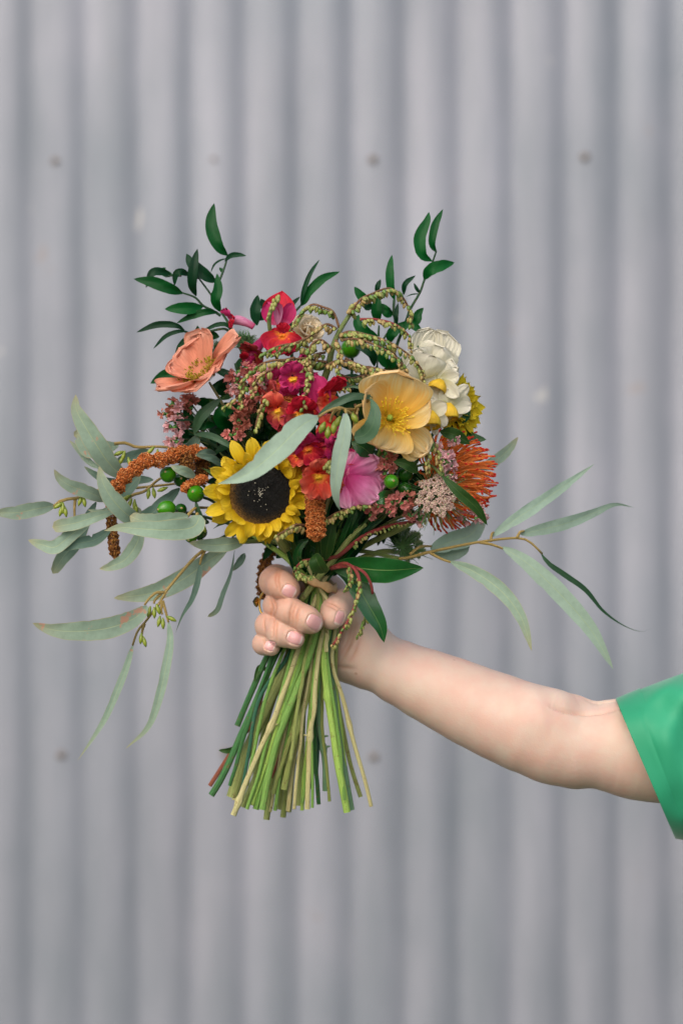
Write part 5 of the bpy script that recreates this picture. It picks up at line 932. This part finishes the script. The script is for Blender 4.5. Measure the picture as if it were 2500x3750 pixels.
for k, (lab, tip, cnt, sz, ms) in enumerate((
    ('dark leaves between the salmon poppy and the crimson snapdragon', (860, 1330, 8), 20, 95, FM), ('dark leaves behind the salmon poppy and the statice', (760, 1520, 6), 22, 90, FM), ('shadowed leaves just above the sunflower petals', (880, 1580, -8), 22, 85, FM),
    ('dark leaves behind the crimson snapdragon and cream rose', (1010, 1380, 8), 22, 90, FM), ('deep green leaves under the arching bud spray', (1220, 1400, 4), 24, 90, FM), ('dark leaves behind the apricot poppy', (1380, 1420, 6), 22, 90, FM), ('green leaves among the daffodil stems', (1530, 1520, 4), 22, 90, FM),
    ('dark leaves behind the pink snapdragon and berries', (1330, 1650, -8), 24, 90, FM), ('dark leaves behind the lace flower', (1500, 1750, -2), 24, 90, FM), ('dark leaves between the sunflower and rusty tassel', (1080, 1850, -6), 22, 80, FM), ('dark leaves left of the sunflower', (800, 1740, 2), 20, 80, FM),
    ('green leaves low in the bouquet above the band', (1230, 1950, 0), 26, 85, FM), ('leaves low on the left under the sunflower', (960, 1930, 10), 16, 80, FM), ('leaves low on the right under the statice', (1400, 1900, 4), 22, 85, FM), ('dark leaves in the heart of the bouquet', (1130, 1580, -10), 26, 95, FM), ('dark leaves under the cream bloom', (1480, 1330, 12), 14, 80, FM), ('leaves by the brown tassel at the left', (720, 1660, 4), 14, 80, FM),
    ('dark leaves left of the statice, under the salmon poppy', (800, 1450, 14), 18, 90, FM), ('dark leaves between the statice and the middle snapdragon', (950, 1480, -6), 20, 85, FM), ('dark leaves under the top of the bud spray, left side', (1130, 1330, 6), 18, 80, FM), ('dark leaves under the top of the bud spray, right side', (1330, 1340, 10), 16, 80, FM),
    ('leaves between the brown tassel and the statice', (760, 1600, 14), 20, 85, FM), ('leaves filling in left of the sunflower top', (700, 1560, 12), 16, 85, FM), ('leaves behind the pink statice at the far left', (690, 1500, 16), 12, 75, FM), ('leaves behind the lace flower and the berries', (1540, 1800, 8), 16, 80, FM), ('leaves behind the daffodils', (1560, 1440, 14), 16, 80, FM), ('leaves between the lace flower and the band', (1340, 1830, -10), 20, 80, FM))):
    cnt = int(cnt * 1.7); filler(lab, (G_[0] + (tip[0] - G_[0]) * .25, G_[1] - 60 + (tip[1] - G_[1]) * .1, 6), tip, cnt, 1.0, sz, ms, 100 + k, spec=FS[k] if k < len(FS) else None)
# upright grass-like blades and slim stems just above the band
root = empty('green_blades', 'slim upright green blades rising from the band', 'foliage', (1150, 2060, -4)); rr = random.Random(8)
for i in range(26):
    x0 = 1085 + i * 5.4; x1 = 1020 + i * 17 + rr.uniform(-30, 30); y1 = 1850 + rr.uniform(-60, 90); d0 = rr.uniform(-14, 8); d1 = rr.uniform(-34, -6)
    leaf([(x0, 2110, d0), ((x0 * 2 + x1) / 3, 2030, (d0 + d1) / 2), ((x0 + 2 * x1) / 3, 1940, d1), (x1, y1, d1)], rr.uniform(12, 24), M[rr.choice(['ruscus', 'fill', 'pieris_leaf', 'olive_leaf', 'ruscus_dark'])], root, name='blade', a=.3, b=.7, fold=.4, wave=.05)
# soft feathery greens behind
root = empty('feathery_fern', 'soft feathery dark fern behind the pink snapdragon tube', 'foliage', (890, 1240, 8)); hb = MB(); rr = random.Random(11)
for cx, cy, r, nn in ((895, 1240, 48, 260), (800, 1262, 40, 120), (930, 1260, 40, 160)):
    for i in range(nn):
        a = rr.uniform(0, 6.28); q = W((cx + rr.uniform(-.5, .5) * r, cy + 14 + rr.uniform(-.4, .5) * r, 10 + rr.uniform(-4, 6))); D = nrm(np.array((math.cos(a), rr.uniform(-.4, .4), abs(math.sin(a)) * .9))) * r / K * rr.uniform(.3, .8)
        V, F, uv = tube_vf(np.array([q, q + D * .5 + np.array((0, 0, .0004)), q + D]), [.0003, .00012], 3); hb.put(V, F, uv)
hb.build('frond', M['hair_green'], root, kind='stuff'); tube('stem', [(890, 1270, 10), (980, 1600, 12), (1130, 2050, 6)], .0012, M['twig_dark'], root)

# ------------------------------------------------------------ the band, the loose stems
P = []
for i in range(60):
    a = i / 59 * 2 * math.pi; P.append(W((1153 + 80 * math.cos(a), 2128 + 26 * math.cos(a) + 4 * math.sin(2 * a), 0)) + np.array((0, -.0215 * math.sin(a), 0)))
V, F, uv = tube_vf(np.array(P), .0013, 8, cap=False); c = V.reshape(60, 8, 3); ax_ = c.mean(1, keepdims=True); tw = (c - ax_)
tw[..., 2] *= (2.3 + .6 * np.sin(np.arange(60) * .9))[:, None]; tw[..., :2] *= .55; V = (ax_ + tw).reshape(-1, 3)
add('elastic_band', V, F, M['band'], None, uv, label='tan elastic band wound round the stems above the index finger', cat='band')
def loose(lab, name='cut_stem', spec=None, top=None):
    root = empty(name, lab, 'stem', spec['p'][-1], 'loose cut stems'); stem_build(root, 'stem', top, spec); return root
loose('short reddish twig end showing between the stems beside the big tan one', spec=T_('st_red', 20, -2, (870, 100), (820, 280), (700, 700), (620, 940)), top=(1230, 1950, 0))
loose('stubby brown and white broken stem hanging near the middle of the cut ends', spec=T_('st_brown', 34, -8, (860, 160), (740, 700), (665, 920), (625, 1060), knots=(2830,)), top=(1240, 1960, 0))
loose('pale orange stem stub ending just below the thumb', spec=dict(m='st_tan', w=15, d=-17, p=[(1196, 2310), (1194, 2388)]), top=(1180, 1960, -6))
loose('pale tan green stem second from the right edge of the cut ends', spec=T_('st_brown', 30, 7, (1060, 200), (1130, 620), (1190, 1000), (1215, 1150)), top=(1080, 1960, 6))
loose('dark slender stem hidden near the middle of the bundle', spec=T_('st_teal', 34, 9, (1000, 100), (970, 600), (955, 900)), top=(1120, 1960, 6))
root = empty('withered_leaf', 'small withered brown leaf sticking out left of the stems', 'leaf', (820, 2740, 6)); leaf(ZT((365, 700, 4), (310, 725, 2), (260, 732, 0), (208, 728, 0)), 22, M['olive_leaf'], root, fold=.4); leaf(ZT((600, 130, 6), (530, 90, 4), (500, 150, 2), (482, 205, 2)), 20, M['olive_leaf'], root, fold=.5)
# ------------------------------------------------------------ the person: hand, forearm and upper arm as one surface
def cone(P, a, b, ra, rb):
    ba = b - a; t = np.clip(((P - a) @ ba) / (ba @ ba), 0, 1); return np.linalg.norm(P - a - t[:, None] * ba, axis=1) - (ra + t * (rb - ra))
def smin(a, b, k):
    h = np.maximum(k - np.abs(a - b), 0) / k; return np.minimum(a, b) - h * h * k * .25
def smax(a, b, k): return -smin(-a, -b, k)
def chain(P, pts, k=.004):
    r = None
    for i in range(len(pts) - 1):
        a, b_ = pts[i], pts[i + 1]; c = cone(P, W(a[:3]), W(b_[:3]), a[3] / 1000, b_[3] / 1000); r = c if r is None else smin(r, c, k)
    return r
FING = {k_: [(x, y, d, r * (.95 if 0 < i < 9 else 1)) for i, (x, y, d, r) in enumerate(v_)] for k_, v_ in {
 'index':  [(1195, 2165, 44, 11), (1085, 2128, 34, 10.0), (1012, 2122, 12, 9.6), (1003, 2130, -10, 9.4), (1030, 2142, -23, 8.9), (1058, 2157, -27, 7.7)],
 'middle': [(1205, 2225, 45, 11), (1090, 2212, 36, 9.8), (1022, 2212, 14, 9.3), (1016, 2218, -10, 9.1), (1062, 2240, -27, 8.9), (1122, 2268, -30, 8.3), (1142, 2280, -28, 7.6)],
 'ring':   [(1205, 2285, 43, 10.5), (1080, 2282, 34, 9.4), (1000, 2284, 12, 9.0), (986, 2292, -9, 9.0), (1030, 2318, -25, 8.4), (1076, 2338, -27, 7.4)],
 'pinky':  [(1195, 2340, 38, 9.5), (1075, 2345, 28, 8.2), (985, 2352, 8, 7.2), (966, 2358, -8, 7.0), (992, 2370, -20, 6.2)],
 'thumb':  [(1335, 2350, 26, 15), (1290, 2268, 20, 12.5), (1250, 2212, 0, 9.8), (1226, 2240, -13, 9.2), (1213, 2264, -18, 7.9)]}.items()}
def hand_sdf(P):
    f = None
    for nm in ('index', 'middle', 'ring', 'pinky', 'thumb'):
        c = chain(P, FING[nm], .005); f = c if f is None else smin(f, c, .0012)
    palm = None
    for a in ((1195, 2170, 46, 12), (1205, 2228, 47, 13), (1205, 2288, 45, 13), (1200, 2338, 40, 12)):
        c = chain(P, [a, (1290, 2372, 30, 15)]); palm = c if palm is None else smin(palm, c, .010)
    c = chain(P, [(1250, 2225, 34, 11), (1310, 2330, 26, 14), (1330, 2370, 24, 16)]); palm = smin(palm, c, .012)
    # heel of the hand beside the stems
    c = chain(P, [(1266, 2385, 29, 14.0), (1270, 2428, 27, 11), (1320, 2430, 27, 15)]); palm = smin(palm, c, .010)
    return smin(f, palm, .007)
ARM = [(x, y, d, r * .955) for x, y, d, r in [(1268, 2362, 30, 17.5), (1318, 2378, 28, 17.6), (1365, 2412, 27, 18.4), (1460, 2462, 26, 21.5), (1560, 2508, 24, 24.0), (1650, 2548, 22, 26.0), (1735, 2588, 20, 27.6), (1830, 2628, 18, 29.2), (1925, 2668, 16, 30.0), (2010, 2702, 14, 28.8), (2080, 2726, 14, 27.2)]]
UPP = [(x, y, d, r * .955) for x, y, d, r in [(2030, 2742, 15, 22.5), (2100, 2738, 14, 25.0), (2180, 2729, 14, 28.2), (2250, 2732, 14, 31.2), (2330, 2744, 14, 34.0), (2420, 2748, 14, 35.5), (2600, 2748, 16, 38), (2900, 2745, 20, 41)]]
def groove(P, s, a, b, r, k=.0012):
    return smax(s, -cone(P, W(a), W(b), r, r), k)
def sdf(P):
    s = chain(P, ARM, .006); up = chain(P, UPP, .006); s = smin(s, up, .010)
    s = smin(s, hand_sdf(P), .009)
    # point of the elbow, and the muscle bulge above the crook
    s = smin(s, np.linalg.norm(P - W((2108, 2842, 16)), axis=1) - .0045, .010)
    s = smin(s, chain(P, [(1960, 2618, 4, 14), (2040, 2606, 7, 11), (2100, 2592, 12, 6)]), .014)
    for (A_, B_, r, k) in FOLDS: s = smax(s, -cone(P, A_, B_, r, r), k)
    return s
FOLDS = []
def surf(p):
    o = np.array((0, -CAM_D, CAM_Z)); D = nrm(W(p, 0) - o); t = CAM_D - .12
    for _ in range(90):
        e = float(sdf((o + D * t)[None])[0]); t += e * .7
        if e < 1e-5: break
    return o + D * t
def fold(pts, r, depth, k):
    dp = np.interp(np.linspace(0, 1, len(pts)), np.linspace(0, 1, len(depth) if isinstance(depth, tuple) else 2), depth if isinstance(depth, tuple) else (depth, depth))
    q = [surf(p) - np.array((0, r - e, 0)) for p, e in zip(pts, dp)]; return [(a, b_, r, k) for a, b_ in zip(q[:-1], q[1:])]
def sdf_c(P, n=150000):
    return np.concatenate([sdf(P[i:i + n]) for i in range(0, len(P), n)])
H = .00072; lo = W((895, 3010, -44)); lo = np.array((W((895, 0, -50))[0] - .004, -.062, W((0, 3010, 0))[2])); hi = np.array((W((2960, 0, 40))[0], .082, W((0, 2040, 0))[2]))
nb = np.ceil((hi - lo) / (H * 8)).astype(int); bi = np.stack(np.meshgrid(*[np.arange(k) for k in nb], indexing='ij'), -1).reshape(-1, 3)
cv = sdf_c(lo + (bi * 8 + 4) * H); act = np.abs(cv) < H * 8 * 1.0 + .003
dims = nb * 8; G = np.repeat(np.repeat(np.repeat(cv.reshape(nb), 8, 0), 8, 1), 8, 2).astype(np.float32)
off = np.stack(np.meshgrid(*[np.arange(8)] * 3, indexing='ij'), -1).reshape(-1, 3)
ab = bi[act]; ix = (ab[:, None, :] * 8 + off[None]).reshape(-1, 3); G[ix[:, 0], ix[:, 1], ix[:, 2]] = sdf_c(lo + ix * H)
def surface_nets(G, lo, h, f):
    S = G < 0; cs = [(i, j, k) for i in (0, 1) for j in (0, 1) for k in (0, 1)]; n = np.array(G.shape) - 1
    cnt = sum(S[i:i + n[0], j:j + n[1], k:k + n[2]].astype(np.int8) for i, j, k in cs); act = np.argwhere((cnt > 0) & (cnt < 8))
    val = np.stack([G[act[:, 0] + i, act[:, 1] + j, act[:, 2] + k] for i, j, k in cs], 1); co = np.array(cs, dtype=float)
    acc = np.zeros((len(act), 3)); num = np.zeros(len(act))
    for a in range(8):
        for b_ in range(a + 1, 8):
            if np.abs(co[a] - co[b_]).sum() != 1: continue
            m_ = (val[:, a] < 0) != (val[:, b_] < 0); t = val[:, a] / (val[:, a] - val[:, b_] + 1e-20)
            acc += np.where(m_[:, None], co[a] + t[:, None] * (co[b_] - co[a]), 0); num += m_
    V = lo + (act + acc / num[:, None]) * h
    idx = -np.ones(n, dtype=np.int32); idx[act[:, 0], act[:, 1], act[:, 2]] = np.arange(len(act)); Fs = []
    for ax in range(3):
        o1, o2 = [k for k in range(3) if k != ax]; sl0 = [slice(None)] * 3; sl1 = [slice(None)] * 3; sl0[ax] = slice(0, -1); sl1[ax] = slice(1, None)
        c = S[tuple(sl0)] != S[tuple(sl1)]; e = np.argwhere(c); e = e[(e[:, o1] > 0) & (e[:, o2] > 0) & (e[:, o1] < n[o1]) & (e[:, o2] < n[o2]) & (e[:, ax] < n[ax])]
        ins = S[e[:, 0], e[:, 1], e[:, 2]]; q = []
        for d1, d2 in ((-1, -1), (0, -1), (0, 0), (-1, 0)):
            g = e.copy(); g[:, o1] += d1; g[:, o2] += d2; q.append(idx[g[:, 0], g[:, 1], g[:, 2]])
        q = np.stack(q, 1); flip = ins if ax != 1 else ~ins; q = np.where(flip[:, None], q, q[:, ::-1]); Fs.append(q[(q >= 0).all(1)])
    F = np.vstack(Fs)
    for _ in range(2):
        g = np.zeros_like(V); e_ = h * .4
        for k in range(3):
            dv = np.zeros(3); dv[k] = e_; g[:, k] = (f(V + dv) - f(V - dv)) / (2 * e_)
        V = V - (f(V) / np.maximum((g * g).sum(1), .2))[:, None] * g
    return V, F, g / np.linalg.norm(g, axis=1)[:, None]
V, F, NR = surface_nets(G, lo, H, sdf_c); del G
# nails: centre, direction of the finger's tip, outward normal, half length, half width (grid pixels)
NAILS = [((1063, 2163), (1, 0, -.42), (.25, -1, .12), 26, 22, -36), ((1155, 2278), (1, 0, -.40), (.28, -1, .2), 33, 26, -38), ((1084, 2335), (1, 0, -.34), (.25, -1, .15), 30, 23, -36), ((990, 2366), (1, 0, -.3), (.12, -1, .08), 19, 18, -27), ((1226, 2263), (-.25, -.3, -1), (.85, -.75, .0), 27, 20, -20)]
NAILM = []
for (c, dr, nn, hl, hw, dd) in NAILS:
    Nn = nrm(np.array(nn, dtype=float)); D = np.array(dr, dtype=float); D = nrm(D - Nn * np.dot(D, Nn)); S = np.cross(D, Nn); c3 = W((c[0], c[1], dd)) + Nn * .006
    q = c3.copy()
    for _ in range(30): q = q - Nn * float(sdf(q[None])[0]) * .8
    hl /= K; hw /= K; rel = V - q; x = rel @ D; y = rel @ S; z = rel @ Nn; near = (np.abs(z) < .006) & (NR @ Nn > .1)
    s = ((np.abs(x) / hl) ** 2.6 + (np.abs(y) / hw) ** 2.6) ** (1 / 2.6)
    ins = np.where(s < 1.0, -.00045, 0) + np.where((s >= 1.0) & (s < 1.4) & (x < hl * .8), .00038 * np.sin((s - 1) / .4 * math.pi), 0)
    V = V + (ins * near)[:, None] * NR
    NAILM.append((q, D, S, Nn, hl, hw))
# folds and creases pressed into the surface along lines across it
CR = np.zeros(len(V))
def press(pts, depth, sig, side=0.0, face=-.1):
    global V
    P2 = np.stack([V[:, 0] / (CAM_D + V[:, 1]) * CAM_D * K + 1250, 1875 - (V[:, 2] - CAM_Z) / (CAM_D + V[:, 1]) * CAM_D * K], 1); Q = cat_rom([(p[0], p[1], 0) for p in pts], 24)[:, :2]
    m_ = (P2[:, 0] > Q[:, 0].min() - 60) & (P2[:, 0] < Q[:, 0].max() + 60) & (P2[:, 1] > Q[:, 1].min() - 60) & (P2[:, 1] < Q[:, 1].max() + 60) & (NR[:, 1] < face); ii = np.nonzero(m_)[0]
    if len(ii) == 0: return
    D = np.linalg.norm(P2[ii][:, None] - Q[None], axis=2); k = D.argmin(1); d = D[np.arange(len(ii)), k]; t_ = k / 23; tap = np.sin(np.pi * np.clip(t_ * .86 + .07, 0, 1)) ** .8
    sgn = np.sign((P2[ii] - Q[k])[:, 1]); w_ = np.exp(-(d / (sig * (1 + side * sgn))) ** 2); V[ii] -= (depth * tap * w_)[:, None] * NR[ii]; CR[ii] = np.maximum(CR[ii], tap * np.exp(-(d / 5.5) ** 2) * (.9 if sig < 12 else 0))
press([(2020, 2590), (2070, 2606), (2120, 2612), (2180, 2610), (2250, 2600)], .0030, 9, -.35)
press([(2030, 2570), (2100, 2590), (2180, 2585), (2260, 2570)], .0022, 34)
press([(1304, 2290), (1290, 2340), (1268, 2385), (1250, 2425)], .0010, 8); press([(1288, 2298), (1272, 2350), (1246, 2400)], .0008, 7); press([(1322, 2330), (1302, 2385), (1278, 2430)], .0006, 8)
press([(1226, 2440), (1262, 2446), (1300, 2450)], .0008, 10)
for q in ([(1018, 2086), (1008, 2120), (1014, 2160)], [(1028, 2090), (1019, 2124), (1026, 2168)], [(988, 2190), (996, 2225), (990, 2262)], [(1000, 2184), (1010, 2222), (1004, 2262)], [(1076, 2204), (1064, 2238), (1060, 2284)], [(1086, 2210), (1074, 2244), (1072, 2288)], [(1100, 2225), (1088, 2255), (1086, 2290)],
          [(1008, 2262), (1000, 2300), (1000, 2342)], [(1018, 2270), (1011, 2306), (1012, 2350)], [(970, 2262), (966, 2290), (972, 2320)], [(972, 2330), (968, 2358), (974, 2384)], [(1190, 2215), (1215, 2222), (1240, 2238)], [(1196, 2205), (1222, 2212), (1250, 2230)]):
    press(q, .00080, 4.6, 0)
m, t, b = new_mat('skin'); tc = t.nodes.new('ShaderNodeTexCoord')
def sn(sc_, det=4.0):
    n = N(t, 'ShaderNodeTexNoise', Scale=sc_, Detail=det, Roughness=.6); t.links.new(tc.outputs['Object'], n.inputs['Vector']); return n.outputs[0]
col = ramp(t, sn(26.0), [(.3, srgb(206, 174, 156)), (.7, srgb(222, 197, 182))])
col = mix(t, .6, col, ramp(t, sn(60.0), [(.35, srgb(218, 176, 160)), (.65, srgb(216, 194, 176))]))
at = t.nodes.new('ShaderNodeAttribute'); at.attribute_name = 'flush_crease_shade'
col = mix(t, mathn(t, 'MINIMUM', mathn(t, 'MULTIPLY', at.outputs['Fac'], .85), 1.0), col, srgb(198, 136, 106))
mo = N(t, 'ShaderNodeTexVoronoi', Scale=34.0); t.links.new(tc.outputs['Object'], mo.inputs['Vector'])
col = mix(t, mathn(t, 'MINIMUM', mathn(t, 'MAXIMUM', mathn(t, 'MULTIPLY', mathn(t, 'SUBTRACT', .045, mo.outputs['Distance']), 40.0), 0.0), .45), col, srgb(160, 112, 86))
t.links.new(col, b.inputs['Base Color']); b.inputs['Roughness'].default_value = .52; b.inputs['Specular IOR Level'].default_value = .4
b.inputs['Subsurface Weight'].default_value = .25; b.inputs['Subsurface Radius'].default_value = (1.0, .35, .2); b.inputs['Subsurface Scale'].default_value = .004
fine = N(t, 'ShaderNodeTexVoronoi', Scale=900.0); t.links.new(tc.outputs['Object'], fine.inputs['Vector'])
bumpn(t, b, mathn(t, 'ADD', fine.outputs['Distance'], mathn(t, 'MULTIPLY', sn(420.0), 1.2)), .16, .0005)
person = empty('person', 'bare arm reaching in from the right, its fist closed round the stems', 'person', W((1290, 2380, 28)))
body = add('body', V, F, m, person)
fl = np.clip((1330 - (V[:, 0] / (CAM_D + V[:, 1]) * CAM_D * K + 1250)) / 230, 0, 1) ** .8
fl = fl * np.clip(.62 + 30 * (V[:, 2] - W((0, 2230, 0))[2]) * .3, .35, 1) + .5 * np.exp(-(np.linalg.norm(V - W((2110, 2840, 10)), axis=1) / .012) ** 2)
fl = np.clip(fl, 0, 1) * .85 + .55 * CR  # skin flush, plus crease lines redder with groove shade painted in
a_ = body.data.attributes.new('flush_crease_shade', 'FLOAT', 'POINT'); a_.data.foreach_set('value', fl.astype(np.float32))
m, t, b = new_mat('nail'); tc, u, v = uvx(t)
col = ramp(t, u, [(0, srgb(236, 205, 198)), (.12, srgb(226, 174, 170)), (.80, srgb(228, 168, 168)), (.93, srgb(240, 216, 206))])
t.links.new(col, b.inputs['Base Color']); b.inputs['Roughness'].default_value = .16; b.inputs['Coat Weight'].default_value = .5; b.inputs['Subsurface Weight'].default_value = .15; b.inputs['Subsurface Scale'].default_value = .002
for (q, D, S, Nn, hl, hw) in NAILM:
    n_, m_ = 22, 21; us = np.linspace(-1, 1, n_); vs = np.linspace(-1, 1, m_); P = []; UV = []
    for a in us:
        for c in vs:
            w_ = (max(0, 1 - abs(a) ** 2.6)) ** (1 / 2.6); w_ = max(w_, .05); P.append(q + D * hl * a * 1.0 + S * hw * c * w_); UV.append(((a + 1) / 2, (c + 1) / 2))
    P = np.array(P) + Nn * .0045; UV = np.array(UV)
    for _ in range(25): P = P - Nn * (sdf(P) * .8)[:, None]
    cc = np.tile(vs, n_); aa = np.repeat(us, m_); e = 1 - np.maximum(np.abs(cc), np.abs(aa)) ** 4
    P = P + Nn * (.00012 * e + .0000 + np.where(aa > .6, (aa - .6) * .0010, 0))[:, None] - Nn * np.where(e < .02, .0005, 0)[:, None]
    add('fingernail', P, quads(n_, m_), m, body, UV)

# sleeve: a wide green sleeve whose opening leans, with a turned hem
m, t, b = new_mat('green_cloth'); tc, u, v = uvx(t)
n1 = N(t, 'ShaderNodeTexNoise', Scale=14.0, Detail=4.0); t.links.new(tc.outputs['Object'], n1.inputs['Vector'])
col = ramp(t, n1.outputs[0], [(.3, srgb(30, 150, 106)), (.7, srgb(52, 172, 128))])
t.links.new(col, b.inputs['Base Color']); b.inputs['Roughness'].default_value = .6; b.inputs['Sheen Weight'].default_value = .35; b.inputs['Sheen Roughness'].default_value = .4
wv = N(t, 'ShaderNodeTexNoise', Scale=1500.0, Detail=2.0); t.links.new(tc.outputs['Object'], wv.inputs['Vector']); bumpn(t, b, wv.outputs[0], .12, .0003); translucent(t, b, col, .12)
ns_, nr = 72, 46; rings = []
def sleeve_ring(s, thick=0):
    # s: 0 at the opening, 1 at the shoulder
    top = np.array((2253 + s * 900, 2562 - s * 270 - 26 * math.sin(min(1, s * 3) * 1.57))); bot = np.array((2470 + s * 760, 3068 - s * 10 + 26 * (1 - (1 - min(1, s * 9)) ** 2) * .4)); out = []
    for k in range(ns_):
        a = k / ns_ * 2 * math.pi; c = math.cos(a); sn_ = math.sin(a); cy = np.sign(c) * abs(c) ** .72; dz = np.sign(sn_) * abs(sn_) ** .80
        p = (top + bot) / 2 + (top - bot) / 2 * cy; d = 16 - dz * (56 - thick * 1000 + 5 * s)
        fr = s * 5; d += 6.0 * math.sin(a * 2 + s * 9 + 1) * min(1, s * 5) + 4.0 * math.sin(a * 5 - s * 22) * min(1, s * 4) + 1.6 * math.sin(a * 9 + s * 37) * min(1, s * 8); p = p + np.array((0, 5 * math.sin(a * 3 + s * 9) * min(1, s * 3)))
        out.append(W((p[0], p[1] + (0 if not thick else 4 * -cy), d)))
    return out
for s in (.10, .05, .02, 0.004): rings.append(sleeve_ring(s, .0012))
for s in (0.0, .002, .02, .05, .068, .072, .076, .09): rings.append(sleeve_ring(s))
for s in np.linspace(.11, 1, nr): rings.append(sleeve_ring(s))
V = np.array(rings); c = V.mean(1, keepdims=True)
V[9] = c[9] + (V[9] - c[9]) * .994      # the stitched groove of the hem
uv = np.stack([np.repeat(np.linspace(0, 1, len(V)), ns_), np.tile(np.linspace(0, 1, ns_), len(V))], 1)
sl = add('sleeve', V.reshape(-1, 3), quads(len(V), ns_, True), m, person, uv, label='emerald green short sleeve')
# ring on the middle finger
rg = empty('ring', 'thin gold ring with a dark square stone on the middle finger', 'ring', W((1008, 2214, 12)))
cR = W((1004, 2213, 12)); Tn = nrm(W((1085, 2212, 36)) - W((1008, 2212, 8))); B = basis(Tn); a = np.linspace(0, 2 * math.pi, 40)
P = cR + (np.cos(a) * .0114)[:, None] * B[:, 0] + (np.sin(a) * .0114)[:, None] * B[:, 1]; V, F, uv = tube_vf(P, .0008, 8, cap=False); add('gold_band', V, F, M['gold'], rg, uv)
out = nrm(np.array((-.9, -.2, .1)) - Tn * np.dot(np.array((-.9, -.2, .1)), Tn)); q = cR + out * .0120
V, F, uv = lathe_vf(q, out, [(0, .0024), (.0008, .0036), (.0018, .0038), (.002, .0030)], 4); add('setting', V, F, M['gold'], rg, uv, smooth=False)
V, F, uv = lathe_vf(q + out * .0012, out, [(0, .0030), (.0014, .0032), (.0024, .0022), (.0025, .0004)], 4); add('gemstone', V, F, M['stone'], rg, uv, smooth=False)
